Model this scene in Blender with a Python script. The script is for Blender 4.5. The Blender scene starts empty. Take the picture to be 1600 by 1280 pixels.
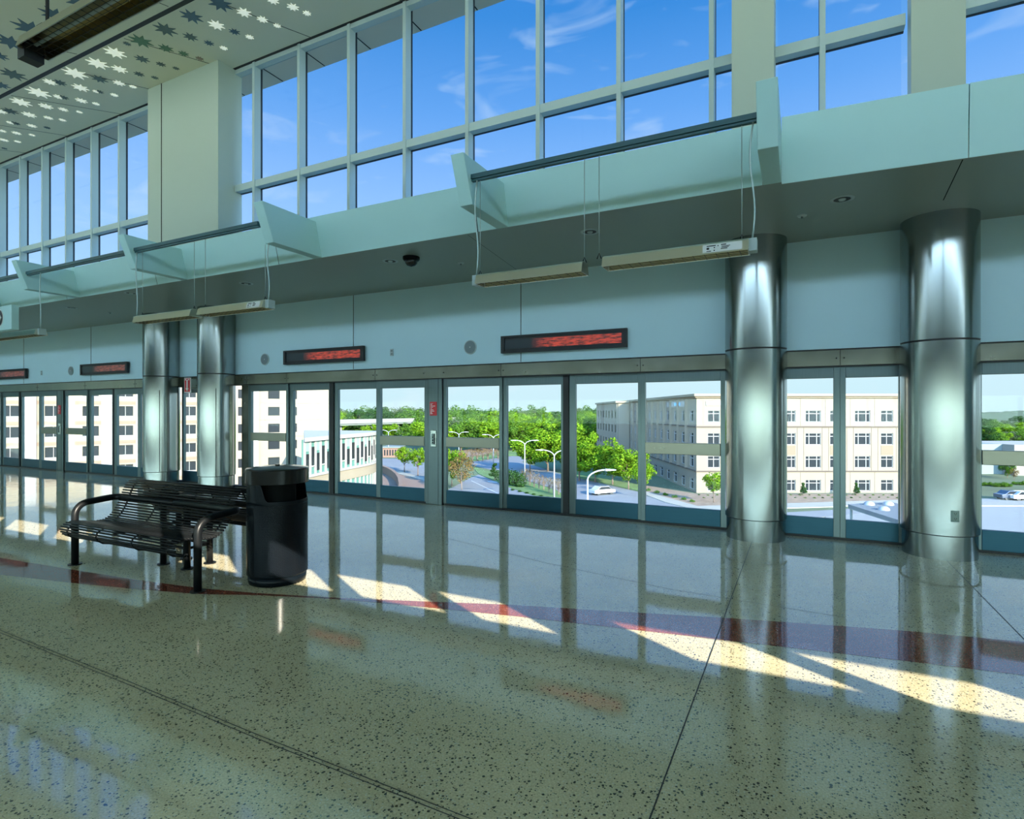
import bpy, bmesh, math, random
from mathutils import Vector, Matrix
random.seed(7)
scn = bpy.context.scene
col = scn.collection
# ------------------------------------------------------------------ camera
F = 890.0; EYE = 1.55; HOR = 643.0
YAW = math.atan(450/890.0); CA = math.cos(YAW); SA = math.sin(YAW)
cam = bpy.data.cameras.new('camera'); cam.sensor_width = 36; cam.sensor_fit = 'HORIZONTAL'
cam.lens = F*36/1600; cam.shift_y = 3/1600.0; cam.clip_end = 8000
cobj = bpy.data.objects.new('camera', cam); col.objects.link(cobj)
cobj.location = (0, 0, EYE); cobj.rotation_euler = (math.pi/2, 0, YAW)
scn.camera = cobj
scn.view_settings.view_transform = 'Standard'; scn.view_settings.look = 'None'
scn.view_settings.gamma = 1.0; scn.view_settings.use_curve_mapping = False
scn.view_settings.exposure = 0.15
# ------------------------------------------------------------------ sky
SUN_AZ = (0.86, -0.51); SUN_EL = math.radians(20)
SUN = Vector((SUN_AZ[0]*math.cos(SUN_EL), SUN_AZ[1]*math.cos(SUN_EL), math.sin(SUN_EL))).normalized()
world = bpy.data.worlds.new('sky'); scn.world = world; world.use_nodes = True
nt = world.node_tree; nt.nodes.clear()
def N(t, typ, **kw):
    n = t.nodes.new(typ)
    for k, v in kw.items(): setattr(n, k, v)
    return n
def ramp(t, src, stops, interp='LINEAR'):
    r = N(t, 'ShaderNodeValToRGB'); r.color_ramp.interpolation = interp
    e = r.color_ramp.elements
    while len(e) < len(stops): e.new(0.5)
    for q, (p, c) in zip(e, stops): q.position = p; q.color = (*c, 1) if len(c) == 3 else c
    t.links.new(src, r.inputs[0]); return r.outputs[0]
def mth(t, op, a, b=None, c=None, clamp=False):
    m = N(t, 'ShaderNodeMath', operation=op); m.use_clamp = clamp
    for i, v in enumerate((a, b, c)):
        if v is None: continue
        if hasattr(v, 'links'): t.links.new(v, m.inputs[i])
        else: m.inputs[i].default_value = v
    return m.outputs[0]
def mixc(t, fac, a, b, mode='MIX'):
    m = N(t, 'ShaderNodeMix', data_type='RGBA', blend_type=mode)
    for i, v in ((0, fac), (6, a), (7, b)):
        if hasattr(v, 'links'): t.links.new(v, m.inputs[i])
        elif i == 0: m.inputs[i].default_value = v
        else: m.inputs[i].default_value = (*v, 1)
    return m.outputs[2]
SKY_BACK = 14          # sky behind the viewer boosted to add fill light in the hall
tc = N(nt, 'ShaderNodeTexCoord')
sx = N(nt, 'ShaderNodeSeparateXYZ'); nt.links.new(tc.outputs['Generated'], sx.inputs[0])
skyc = ramp(nt, sx.outputs[2], [(0.0, (.60,.80,.90)), (.06, (.62,.82,.93)), (.16, (.50,.74,.97)), (.34, (.32,.55,.96)), (.46, (.15,.39,.84)), (.57, (.052,.27,.69)), (.9, (.03,.18,.62))])
dt = N(nt, 'ShaderNodeVectorMath', operation='DOT_PRODUCT'); nt.links.new(tc.outputs['Generated'], dt.inputs[0])
dt.inputs[1].default_value = Vector((SUN.x*.4, -0.9, .25)).normalized()
back_fill = mth(nt, 'SMOOTH_MAX', mth(nt, 'ADD', dt.outputs['Value'], .1), 0.0, .2)
mul = mth(nt, 'MULTIPLY_ADD', back_fill, SKY_BACK, 1.0)
warm = mixc(nt, mth(nt, 'MULTIPLY', back_fill, .8, clamp=True), (1,1,1), (1.12,1.0,.86), 'MIX')
skyc = mixc(nt, 1.0, skyc, warm, 'MULTIPLY')
# thin cirrus wisps
mp = N(nt, 'ShaderNodeMapping'); mp.inputs['Scale'].default_value = (2.2, 2.2, 7); mp.inputs['Rotation'].default_value = (0.3, 0.5, .6)
nt.links.new(tc.outputs['Generated'], mp.inputs[0])
nz = N(nt, 'ShaderNodeTexNoise'); nz.inputs['Scale'].default_value = 3.2; nz.inputs['Detail'].default_value = 8; nz.inputs['Distortion'].default_value = .8
nt.links.new(mp.outputs[0], nz.inputs['Vector'])
cl = ramp(nt, nz.outputs[0], [(.56, (0,0,0)), (.82, (.55,.55,.55))])
skyc = mixc(nt, cl, skyc, (.75,.85,.95))
bg = N(nt, 'ShaderNodeBackground'); nt.links.new(skyc, bg.inputs[0]); nt.links.new(mul, bg.inputs[1])
ow = N(nt, 'ShaderNodeOutputWorld'); nt.links.new(bg.outputs[0], ow.inputs[0])
# ------------------------------------------------------------------ sun
sl = bpy.data.lights.new('sun', 'SUN'); sl.energy = 19; sl.angle = math.radians(.12); sl.color = (1, .90, .74)
so = bpy.data.objects.new('sun', sl); col.objects.link(so)
so.rotation_euler = SUN.to_track_quat('Z', 'Y').to_euler(); so.location = SUN*60
# ------------------------------------------------------------------ materials
MATS = {}
def srgb(r, g, b):
    f = lambda c: (c/255/12.92) if c/255 <= .04045 else ((c/255+.055)/1.055)**2.4
    return (f(r), f(g), f(b))
def mat(name, colr=(.8,.8,.8), rough=.5, metal=0.0, spec=.5, emit=None, es=0, coat=0, noise=None, bump=None):
    m = bpy.data.materials.new(name); m.use_nodes = True; t = m.node_tree
    b = t.nodes['Principled BSDF']
    b.inputs['Base Color'].default_value = (*colr, 1); b.inputs['Roughness'].default_value = rough
    b.inputs['Metallic'].default_value = metal; b.inputs['Specular IOR Level'].default_value = spec
    b.inputs['Coat Weight'].default_value = coat
    if emit: b.inputs['Emission Color'].default_value = (*emit, 1); b.inputs['Emission Strength'].default_value = es
    if noise or bump:
        c = N(t, 'ShaderNodeTexCoord')
    if noise:       # (scale vector, amount)
        mpp = N(t, 'ShaderNodeMapping'); mpp.inputs['Scale'].default_value = noise[0]; t.links.new(c.outputs['Object'], mpp.inputs[0])
        n = N(t, 'ShaderNodeTexNoise'); n.inputs['Scale'].default_value = 1; n.inputs['Detail'].default_value = 4
        t.links.new(mpp.outputs[0], n.inputs['Vector'])
        a = noise[1]
        cc = ramp(t, n.outputs[0], [(.3, tuple(x*(1-a) for x in colr)), (.7, tuple(min(1, x*(1+a)) for x in colr))])
        t.links.new(cc, b.inputs['Base Color'])
        if len(noise) > 2:
            rr = ramp(t, n.outputs[0], [(.3, (rough-noise[2],)*3), (.7, (rough+noise[2],)*3)]); t.links.new(rr, b.inputs['Roughness'])
    if bump:
        mpp = N(t, 'ShaderNodeMapping'); mpp.inputs['Scale'].default_value = bump[0]; t.links.new(c.outputs['Object'], mpp.inputs[0])
        n = N(t, 'ShaderNodeTexNoise'); n.inputs['Scale'].default_value = 1; n.inputs['Detail'].default_value = 3
        t.links.new(mpp.outputs[0], n.inputs['Vector'])
        bp = N(t, 'ShaderNodeBump'); bp.inputs['Strength'].default_value = bump[1]; bp.inputs['Distance'].default_value = bump[2]
        t.links.new(n.outputs[0], bp.inputs['Height']); t.links.new(bp.outputs[0], b.inputs['Normal'])
    MATS[name] = m; return m
def glassmat(name, tint, refl, base=.03):
    m = bpy.data.materials.new(name); m.use_nodes = True; t = m.node_tree; t.nodes.clear()
    tr = N(t, 'ShaderNodeBsdfTransparent'); tr.inputs[0].default_value = (*tint, 1)
    gl = N(t, 'ShaderNodeBsdfGlossy'); gl.inputs['Roughness'].default_value = 0.0; gl.inputs[0].default_value = (.9, 1, 1, 1)
    lw = N(t, 'ShaderNodeLayerWeight'); lw.inputs[0].default_value = .5
    p = mth(t, 'POWER', lw.outputs['Facing'], 4.0)
    fac = mth(t, 'MULTIPLY_ADD', p, refl, base)
    mx = N(t, 'ShaderNodeMixShader'); t.links.new(fac, mx.inputs[0]); t.links.new(tr.outputs[0], mx.inputs[1]); t.links.new(gl.outputs[0], mx.inputs[2])
    o = N(t, 'ShaderNodeOutputMaterial'); t.links.new(mx.outputs[0], o.inputs[0]); MATS[name] = m; return m
mat('panel', (.56,.80,.86), .42, noise=((.8,.8,.8), .02))
mat('fascia', (.47,.74,.74), .45, noise=((.8,.8,.8), .03))
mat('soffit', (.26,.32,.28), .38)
mat('ceiling', (.82,.80,.60), .5, noise=((.5,.5,.5), .04))
mat('pier', (.52,.60,.50), .5); mat('eave', (.85,.72,.54), .6)
mat('mullion', (.52,.64,.62), .4)
mat('dark', (.012,.014,.015), .5)
mat('panel_shade', (.045,.045,.04), .5)  # shade of an unbuilt overhang put into the back wall's colour
mat('gap', (.005,.006,.006), .9, 0, .1)
mat('steel', (.50,.55,.52), .30, 1.0, noise=((3,3,60), .06, .05), bump=((2,2,1.5), .25, .02))
mat('column_steel', (.34,.37,.365), .19, 1.0)
mat('door_steel', (.13,.17,.175), .34, 1.0, noise=((60,60,3), .06, .05))
mat('kick_steel', (.032,.085,.12), .36, 1.0, noise=((3,60,60), .06, .05))
mat('header_steel', (.27,.27,.22), .24, 1.0, noise=((2.5,1,3), .10, .04), bump=((1.3,1,.4), .5, .03))
mat('rail_steel', (.20,.20,.165), .3, 1.0, noise=((2,2,4), .06, .03))
mat('heater_steel', (.70,.68,.58), .30, 1.0)
mat('gold_reflector', (.34,.27,.13), .28, 1.0, noise=((2,9,9), .2))
mat('white_paint', (.72,.74,.70), .45)
mat('teal_rail', (.02,.09,.11), .32)
mat('cable', (.40,.50,.48), .4, .6)
mat('black_paint', (.003,.005,.007), .25, 0, .12)
mat('black_lid', (.008,.008,.008), .15, 0, .3)
mat('bench_paint', (.005,.006,.007), .36, 0, .18)
mat('lens', (.01,.01,.012), .06, 0, .7)
mat('speaker_grey', (.20,.26,.27), .6)
mat('ring_grey', (.42,.52,.52), .5)
mat('red_sign', (.62,.02,.03), .4)
mat('white_sign', (.80,.82,.80), .4)
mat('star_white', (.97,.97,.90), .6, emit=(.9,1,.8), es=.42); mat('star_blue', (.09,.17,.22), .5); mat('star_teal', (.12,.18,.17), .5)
mat('star_green', (.12,.25,.14), .5); mat('star_red', (.40,.30,.22), .5)
mat('outlet_grey', (.20,.28,.25), .5)
mat('sun_mask', (.8,.8,.75), .8)
glassmat('door_glass', (.97, 1, .99), .14, .006)
glassmat('dimming_glass', (.72,.76,.72), .14, .006)
glassmat('window_glass', (.90, .96, 1.0), .14, .006)
mat('asphalt', (0.104,0.107,0.111), .9, noise=((.2,.2,.2), .08)); mat('pavement', (0.176,0.164,0.134), .9, noise=((.3,.3,.3), .08))
mat('grass', (0.056,0.105,0.021), .9, noise=((.3,.3,.3), .3)); mat('mulch', (0.133,0.086,0.053), .95, noise=((1,1,1), .25))
mat('earth', (0.042,0.060,0.021), .95, noise=((.03,.03,.03), .35))
mat('kerb', (0.154,0.146,0.127), .8); mat('road_paint', (0.240,0.240,0.234), .8)
mat('concrete_light', (0.139,0.139,0.132), .8); mat('concrete_dark', (.10,.12,.11), .8)
mat('stucco', (0.140,0.115,0.081), .85, noise=((.4,.4,.4), .03)); mat('stucco_tan', (0.114,0.086,0.054), .85); mat('stucco_joint', (0.060,0.045,0.033), .9)
mat('cornice', (0.144,0.120,0.078), .8); mat('frame_white', (0.187,0.187,0.176), .6)
mat('hotel_cream', (0.163,0.137,0.097), .85, noise=((.4,.4,.4), .02)); mat('hotel_white', (0.201,0.190,0.174), .85); mat('hotel_peach', (0.132,0.089,0.060), .85)
mat('office_glass', (.015,.018,.02), .1, 0, .05); mat('teal_glass', (0.060,0.140,0.120), .1, 0, .3); mat('teal_light', (0.158,0.217,0.193), .3)
mat('bark', (.10,.07,.05), .9); mat('twig', (0.120,0.084,0.066), .9); mat('lamp_white', (0.195,0.195,0.195), .4)
mat('roof_grey', (0.087,0.095,0.098), .7); mat('brick', (0.132,0.078,0.054), .9)
mat('sign_blue', (.10,.35,.60), .5); mat('car_white', (0.320,0.320,0.320), .2, coat=1); mat('car_dark', (.04,.05,.07), .2, coat=1); mat('far_green', (0.012,0.028,0.020), .9, noise=((.01,.01,.01), .4))
def leafmat(name, c1, c2, tr=.35):
    m = bpy.data.materials.new(name); m.use_nodes = True; t = m.node_tree; t.nodes.clear()
    g = N(t, 'ShaderNodeNewGeometry')
    cc = ramp(t, g.outputs['Random Per Island'], [(0, c1), (1, c2)])
    d = N(t, 'ShaderNodeBsdfDiffuse'); tl = N(t, 'ShaderNodeBsdfTranslucent'); t.links.new(cc, d.inputs[0]); t.links.new(cc, tl.inputs[0])
    mx = N(t, 'ShaderNodeMixShader'); mx.inputs[0].default_value = tr
    t.links.new(d.outputs[0], mx.inputs[1]); t.links.new(tl.outputs[0], mx.inputs[2])
    o = N(t, 'ShaderNodeOutputMaterial'); t.links.new(mx.outputs[0], o.inputs[0]); MATS[name] = m
leafmat('leaf_bright', (0.045,0.112,0.006), (0.150,0.240,0.015)); leafmat('leaf_mid', (0.025,0.070,0.007), (0.084,0.154,0.021)); leafmat('leaf_dark', (0.008,0.032,0.007), (0.035,0.077,0.017))
leafmat('leaf_grey', (0.042,0.066,0.030), (0.090,0.114,0.054)); leafmat('leaf_rust', (0.091,0.056,0.025), (0.154,0.112,0.035))
# added unseen sheet: masks the low sun, lets some daylight through
t = MATS['sun_mask'].node_tree; t.nodes.clear()
d = N(t, 'ShaderNodeBsdfDiffuse'); d.inputs[0].default_value = (.8,.82,.78,1); tl = N(t, 'ShaderNodeBsdfTranslucent'); tl.inputs[0].default_value = (.75,.82,.78,1)
mx = N(t, 'ShaderNodeMixShader'); mx.inputs[0].default_value = .35; t.links.new(d.outputs[0], mx.inputs[1]); t.links.new(tl.outputs[0], mx.inputs[2])
o = N(t, 'ShaderNodeOutputMaterial'); t.links.new(mx.outputs[0], o.inputs[0])
def terrazzo(name, base, dk, lt):
    m = bpy.data.materials.new(name); m.use_nodes = True; t = m.node_tree; b = t.nodes['Principled BSDF']
    c = N(t, 'ShaderNodeTexCoord')
    n = N(t, 'ShaderNodeTexNoise'); n.inputs['Scale'].default_value = 1.2; n.inputs['Detail'].default_value = 5; t.links.new(c.outputs['Object'], n.inputs['Vector'])
    cc = ramp(t, n.outputs[0], [(.3, tuple(x*.88 for x in base)), (.7, tuple(x*1.1 for x in base))])
    n2 = N(t, 'ShaderNodeTexNoise'); n2.inputs['Scale'].default_value = 110; n2.inputs['Detail'].default_value = 2; t.links.new(c.outputs['Object'], n2.inputs['Vector'])
    cc = mixc(t, 1.0, cc, ramp(t, n2.outputs[0], [(.35, (.82,.82,.82)), (.65, (1.12,1.12,1.12))]), 'MULTIPLY')
    for sc, lo, hi, colr, rad in ((70, .0, .15, dk, .44), (120, .0, .13, dk, .42), (85, .90, 1.0, lt, .40), (130, .88, 1.0, lt, .4)):
        v = N(t, 'ShaderNodeTexVoronoi'); v.inputs['Scale'].default_value = sc; t.links.new(c.outputs['Object'], v.inputs['Vector'])
        s = N(t, 'ShaderNodeSeparateColor'); t.links.new(v.outputs['Color'], s.inputs[0])
        sel = mth(t, 'LESS_THAN', s.outputs[0], hi) if lo == 0 else mth(t, 'GREATER_THAN', s.outputs[0], lo)
        k = mth(t, 'MULTIPLY', sel, mth(t, 'LESS_THAN', v.outputs['Distance'], rad))
        cc = mixc(t, mth(t, 'MULTIPLY', k, .95), cc, colr)
    t.links.new(cc, b.inputs['Base Color'])
    rr = ramp(t, n.outputs[0], [(.2, (.035,)*3), (.8, (.075,)*3)]); t.links.new(rr, b.inputs['Roughness'])
    b.inputs['IOR'].default_value = 2.2; b.inputs['Specular IOR Level'].default_value = .5
    nb = N(t, 'ShaderNodeTexNoise'); nb.inputs['Scale'].default_value = 2.5; nb.inputs['Detail'].default_value = 1; t.links.new(c.outputs['Object'], nb.inputs['Vector'])
    bp = N(t, 'ShaderNodeBump'); bp.inputs['Strength'].default_value = .12; bp.inputs['Distance'].default_value = .01
    t.links.new(nb.outputs[0], bp.inputs['Height']); t.links.new(bp.outputs[0], b.inputs['Normal'])
    MATS[name] = m
terrazzo('terrazzo', (.60,.54,.36), (.03,.035,.03), (.60,.60,.48))
terrazzo('terrazzo_red', (.26,.065,.04), (.12,.03,.02), (.45,.20,.14))
def ledmat():
    m = bpy.data.materials.new('led_matrix'); m.use_nodes = True; t = m.node_tree; b = t.nodes['Principled BSDF']
    b.inputs['Base Color'].default_value = (.006,.02,.026,1); b.inputs['Roughness'].default_value = .35
    c = N(t, 'ShaderNodeTexCoord'); s = N(t, 'ShaderNodeSeparateXYZ'); t.links.new(c.outputs['Object'], s.inputs[0])
    fx = mth(t, 'GREATER_THAN', mth(t, 'FRACT', mth(t, 'MULTIPLY', s.outputs[0], 55)), .3)
    fz = mth(t, 'GREATER_THAN', mth(t, 'FRACT', mth(t, 'MULTIPLY', s.outputs[2], 70)), .3)
    dots = mth(t, 'MULTIPLY', fx, fz)
    mpp = N(t, 'ShaderNodeMapping'); mpp.inputs['Scale'].default_value = (5, 1, 22); t.links.new(c.outputs['Object'], mpp.inputs[0])
    n = N(t, 'ShaderNodeTexNoise'); n.inputs['Scale'].default_value = 1.6; n.inputs['Detail'].default_value = 3; t.links.new(mpp.outputs[0], n.inputs['Vector'])
    k = ramp(t, n.outputs[0], [(.36, (.08,)*3), (.60, (1,1,1))])
    edge = ramp(t, mth(t, 'ADD', s.outputs[0], .5), [(.02, (0,0,0)), (.32, (1,1,1))])   # the left quarter is unlit
    e = mth(t, 'MULTIPLY', mth(t, 'MULTIPLY', dots, k), edge)
    b.inputs['Emission Color'].default_value = (1, .10, .035, 1); t.links.new(mth(t, 'MULTIPLY', e, LEDS), b.inputs['Emission Strength'])
    MATS['led_matrix'] = m
LEDS = .9
ledmat()
def meshpat():  # perforated black sheet of the bin
    m = MATS['black_paint'].copy(); m.name = 'perforated_black'; t = m.node_tree; b = t.nodes['Principled BSDF']; b.inputs['Specular IOR Level'].default_value = .12
    c = N(t, 'ShaderNodeTexCoord'); s = N(t, 'ShaderNodeSeparateXYZ'); t.links.new(c.outputs['Object'], s.inputs[0])
    an = mth(t, 'ARCTAN2', s.outputs[1], s.outputs[0])
    a = mth(t, 'SINE', mth(t, 'MULTIPLY', an, 110)); z = mth(t, 'SINE', mth(t, 'MULTIPLY', s.outputs[2], 420))
    k = mth(t, 'GREATER_THAN', mth(t, 'MULTIPLY', a, z), .25)
    t.links.new(mixc(t, k, (.004,.006,.009), (.0,.0,.0)), b.inputs['Base Color'])
    bp = N(t, 'ShaderNodeBump'); bp.inputs['Strength'].default_value = .5; bp.inputs['Distance'].default_value = .003; bp.invert = True
    t.links.new(k, bp.inputs['Height']); t.links.new(bp.outputs[0], b.inputs['Normal']); MATS['perforated_black'] = m
meshpat()
# ------------------------------------------------------------------ mesh helpers
class MB:
    def __init__(s): s.v = []; s.f = []; s.sm = []
    def add(s, vs, fs, smooth=False):
        o = len(s.v); s.v += [tuple(x) for x in vs]; s.f += [tuple(i+o for i in q) for q in fs]; s.sm += [smooth]*len(fs); return s
    def box(s, x0, x1, y0, y1, z0, z1):
        if x0 > x1: x0, x1 = x1, x0
        if y0 > y1: y0, y1 = y1, y0
        if z0 > z1: z0, z1 = z1, z0
        return s.add([(x0,y0,z0),(x1,y0,z0),(x1,y1,z0),(x0,y1,z0),(x0,y0,z1),(x1,y0,z1),(x1,y1,z1),(x0,y1,z1)],
                     [(0,3,2,1),(4,5,6,7),(0,1,5,4),(1,2,6,5),(2,3,7,6),(3,0,4,7)])
    def prism(s, pts, d, axis='x'):    # pts polygon in the two other axes, extruded between d[0] and d[1]
        n = len(pts); vs = []
        for k in d:
            for p, q in pts: vs.append({'x': (k,p,q), 'y': (p,k,q), 'z': (p,q,k)}[axis])
        fs = [tuple(range(n)), tuple(range(2*n-1, n-1, -1))] + [(i, i+n, (i+1) % n+n, (i+1) % n) for i in range(n)]
        return s.add(vs, fs)
    def lathe(s, prof, c=(0,0,0), n=48, a0=0, a1=2*math.pi, smooth=True):
        full = abs(a1-a0-2*math.pi) < 1e-6; m = n if full else n+1; vs = []
        for r, z in prof:
            for i in range(m):
                a = a0+(a1-a0)*i/n; vs.append((c[0]+r*math.cos(a), c[1]+r*math.sin(a), c[2]+z))
        fs = []
        for j in range(len(prof)-1):
            for i in range(n):
                k = (i+1) % m; fs.append((j*m+i, j*m+k, (j+1)*m+k, (j+1)*m+i))
        return s.add(vs, fs, smooth)
    def tube(s, pts, r, n=10, cap=True, r2=None):
        P = [Vector(p) for p in pts]; rings = []; up = Vector((0,0,1)); vs = []
        d0 = (P[1]-P[0]).normalized(); x = d0.cross(up)
        if x.length < .01: x = d0.cross(Vector((0,1,0)))
        x.normalize()
        for i, p in enumerate(P):
            d = ((P[min(i+1, len(P)-1)]-P[max(i-1, 0)])).normalized()
            x = (x-d*x.dot(d)).normalized(); y = d.cross(x)
            rr = r if r2 is None else r+(r2-r)*i/(len(P)-1)
            for k in range(n):
                a = 2*math.pi*k/n; vs.append(p+x*rr*math.cos(a)+y*rr*math.sin(a))
        fs = [(i*n+k, i*n+(k+1) % n, (i+1)*n+(k+1) % n, (i+1)*n+k) for i in range(len(P)-1) for k in range(n)]
        s.add(vs, fs, True)
        if cap:
            o = len(s.v)-len(vs); s.f += [tuple(o+k for k in range(n-1, -1, -1)), tuple(o+(len(P)-1)*n+k for k in range(n))]; s.sm += [False]*2
        return s
    def disc(s, c, r, n, t0, t1, axis='y'):   # cylinder along an axis, between t0 and t1
        pts = [(math.cos(2*math.pi*k/n)*r, math.sin(2*math.pi*k/n)*r) for k in range(n)]
        if axis == 'y': return s.prism([(c[0]+p, c[2]+q) for p, q in pts], (t0, t1), 'y')
        if axis == 'z': return s.prism([(c[0]+p, c[1]+q) for p, q in pts], (t0, t1), 'z')
        return s.prism([(c[1]+p, c[2]+q) for p, q in pts], (t0, t1), 'x')
    def build(s, name, m, parent=None, bevel=0, loc=None):
        me = bpy.data.meshes.new(name); vs = s.v
        if loc is not None: vs = [(a-loc[0], b-loc[1], c-loc[2]) for a, b, c in vs]
        me.from_pydata(vs, [], s.f); me.validate(); 
        for p, q in zip(me.polygons, s.sm): p.use_smooth = q
        bm = bmesh.new(); bm.from_mesh(me); bmesh.ops.recalc_face_normals(bm, faces=bm.faces); bm.to_mesh(me); bm.free()
        me.materials.append(MATS[m]); o = bpy.data.objects.new(name, me); col.objects.link(o)
        if loc is not None: o.location = loc
        if parent: 
            o.parent = parent
            if loc is None and parent.get('_abs'): o.location = -parent.location
        if bevel:
            b = o.modifiers.new('bevel', 'BEVEL'); b.width = bevel; b.segments = 2; b.limit_method = 'ANGLE'
        return o
def tag(o, label=None, cat=None, group=None, kind=None):
    if label: o['label'] = label
    if cat: o['category'] = cat
    if group: o['group'] = group
    if kind: o['kind'] = kind
    return o
def empty(name, loc=(0,0,0), rz=0, absolute=True):
    o = bpy.data.objects.new(name, None); o.empty_display_size = .1; col.objects.link(o); o.location = loc; o.rotation_euler[2] = rz
    if absolute: o['_abs'] = 1          # its parts are written in world coordinates
    return o
def struct(o): o['kind'] = 'structure'; return o
def copy_tree(o, parent=None, kids=None):
    c = o.copy(); col.objects.link(c)
    if parent: c.parent = parent
    for ch in list(o.children): copy_tree(ch, c)
    return c
def box(*a): return MB().box(*a)
def rnd(a, b): return random.uniform(a, b)
XL, XR, YB, YD = -30.0, 26.0, -4.5, 7.9
ZS, ZC = 3.64, 6.87
# ================================================================== structure
fl = struct(box(XL, XR, YB, YD+.25, -.4, 0).build('floor', 'terrazzo'))
top = [(-12,2.72),(-9.5,2.80),(-7.58,2.93),(-6.52,3.02),(-5.52,3.11),(-4.68,3.22),(-4.14,3.35),(-3.47,3.555),(-3.06,3.70),(-2.06,4.07),(-1.24,4.31),(-.52,4.53),(.61,4.83),(1.34,4.97),(2.6,5.13),(5,5.3)]
bot = [(-12,1.2),(-9.5,1.95),(-7.5,2.47),(-6.78,2.63),(-5.96,2.78),(-5.22,2.94),(-4.55,3.11),(-4.1,3.31),(-3.45,3.53),(-3.0,3.64),(-1.95,3.85),(-1.14,3.98),(-.46,4.09),(.54,4.25),(1.18,4.34),(2.6,4.48),(5,4.6)]
m = MB()
def interp(L, x):
    for (a, b), (c, d) in zip(L, L[1:]):
        if a <= x <= c: return b+(d-b)*(x-a)/(c-a)
xs = [-12+17*i/120 for i in range(121)]
vs = [(x, interp(top, x), .0012) for x in xs]+[(x, min(interp(bot, x), interp(top, x)-.012), .0012) for x in xs]
vs += [(x, y, -.01) for x, y, z in vs]; n = len(xs)
m.add(vs, [(i, i+1, n+i+1, n+i) for i in range(n-1)])
tag(m.build('inlay_band', 'terrazzo_red', fl), 'dark red curved terrazzo band')
m = MB()
def strip(pts, w=.006):
    for (x0, y0), (x1, y1) in zip(pts, pts[1:]):
        d = Vector((x1-x0, y1-y0)).normalized()*w/2; nx, ny = -d.y, d.x
        m.add([(x0+nx, y0+ny, .0016), (x1+nx, y1+ny, .0016), (x1-nx, y1-ny, .0016), (x0-nx, y0-ny, .0016)], [(0,1,2,3)])
strip([(-.51, -4), (-.51, 7.3)]); strip([(1.36, 4.9), (1.36, 7.3)])
for o_ in (0, .022): strip([(-9, 2.05+o_), (-4.98, 1.94+o_), (-3.4, 1.90+o_), (-2.3, 1.862+o_), (-1.15, 1.84+o_), (3, 1.80+o_)], .005)
strip([(-4.0, 5.9), (-2.3, 5.35), (-1.0, 5.05), (.3, 4.95)], .005)
m.build('floor_joint', 'dark', fl)
# ceiling with panel joints and the reveal
ce = struct(box(XL, XR, YB-.1, 6.52, ZC, ZC+.3).build('ceiling', 'ceiling'))
m = MB(); m.box(XL, XR, 4.66, 4.72, ZC-.004, ZC+.01); m.box(XL, XR, 5.93, 5.985, ZC-.004, ZC+.01)
m.build('reveal', 'dark', ce)
m = MB()
def cj(x0, y0, x1, y1, w=.012):
    d = Vector((x1-x0, y1-y0)).normalized()*w/2
    m.add([(x0-d.y, y0+d.x, ZC-.002), (x1-d.y, y1+d.x, ZC-.002), (x1+d.y, y1-d.x, ZC-.002), (x0+d.y, y0-d.x, ZC-.002)], [(0,1,2,3)])
for x0, y0, x1, y1 in ((-6.81,4.75,-6.2,5.95), (-8.6,4.75,-7.9,5.95), (-10.2,4.75,-9.4,5.95), (-11.85,4.75,-10.82,5.95), (-13.6,4.75,-12.6,5.95), (-15.4,4.75,-14.2,5.95), (-5.1,4.75,-4.6,5.95), (-12.6,4.64,-15,2.4), (-9.6,4.64,-11.4,2.6), (-7.4,4.64,-8.3,2.6)): cj(x0, y0, x1, y1)
m.build('panel_joint', 'gap', ce)
m = MB()                                        # eave outside, jointed
m.box(XL, XR, 6.08, 6.50, ZC-.03, ZC-.001); m.build('eave_panel', 'eave', ce)
m = MB()
for i in range(60): m.box(-29+i*.9, -28.985+i*.9, 6.10, 6.49, ZC-.034, ZC-.029)
m.build('eave_joint', 'gap', ce)
def Wc(px, py, z):      # point on the horizontal plane z seen at a pixel of the 1600 x 1280 frame
    d = (z-EYE)*F/(HOR-py); r = (px-800)/F
    return (d*(r*CA-SA), d*(r*SA+CA))
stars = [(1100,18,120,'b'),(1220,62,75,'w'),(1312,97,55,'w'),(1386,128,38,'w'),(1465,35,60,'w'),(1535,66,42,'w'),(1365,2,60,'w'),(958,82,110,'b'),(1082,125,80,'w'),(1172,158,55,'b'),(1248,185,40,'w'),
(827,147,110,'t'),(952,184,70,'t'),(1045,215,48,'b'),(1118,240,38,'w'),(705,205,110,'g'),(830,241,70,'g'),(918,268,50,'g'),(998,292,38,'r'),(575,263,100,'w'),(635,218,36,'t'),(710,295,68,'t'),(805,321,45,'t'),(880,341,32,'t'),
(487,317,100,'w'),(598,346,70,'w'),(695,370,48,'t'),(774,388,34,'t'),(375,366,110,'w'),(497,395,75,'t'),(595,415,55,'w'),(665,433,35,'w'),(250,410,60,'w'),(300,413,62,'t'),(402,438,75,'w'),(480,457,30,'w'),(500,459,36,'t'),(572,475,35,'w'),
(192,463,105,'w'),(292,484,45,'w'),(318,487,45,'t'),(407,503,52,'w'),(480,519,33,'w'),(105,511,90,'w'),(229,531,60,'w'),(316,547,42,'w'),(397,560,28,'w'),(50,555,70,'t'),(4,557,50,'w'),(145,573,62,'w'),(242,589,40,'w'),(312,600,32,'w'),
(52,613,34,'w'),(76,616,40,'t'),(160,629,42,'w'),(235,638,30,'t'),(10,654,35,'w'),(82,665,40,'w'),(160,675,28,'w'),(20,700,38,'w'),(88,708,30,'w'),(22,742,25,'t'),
(395,12,125,'b'),(275,75,135,'b'),(155,145,160,'b'),(55,212,140,'b'),(-5,278,80,'b'),(65,372,115,'t'),(5,425,75,'b')]
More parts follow.
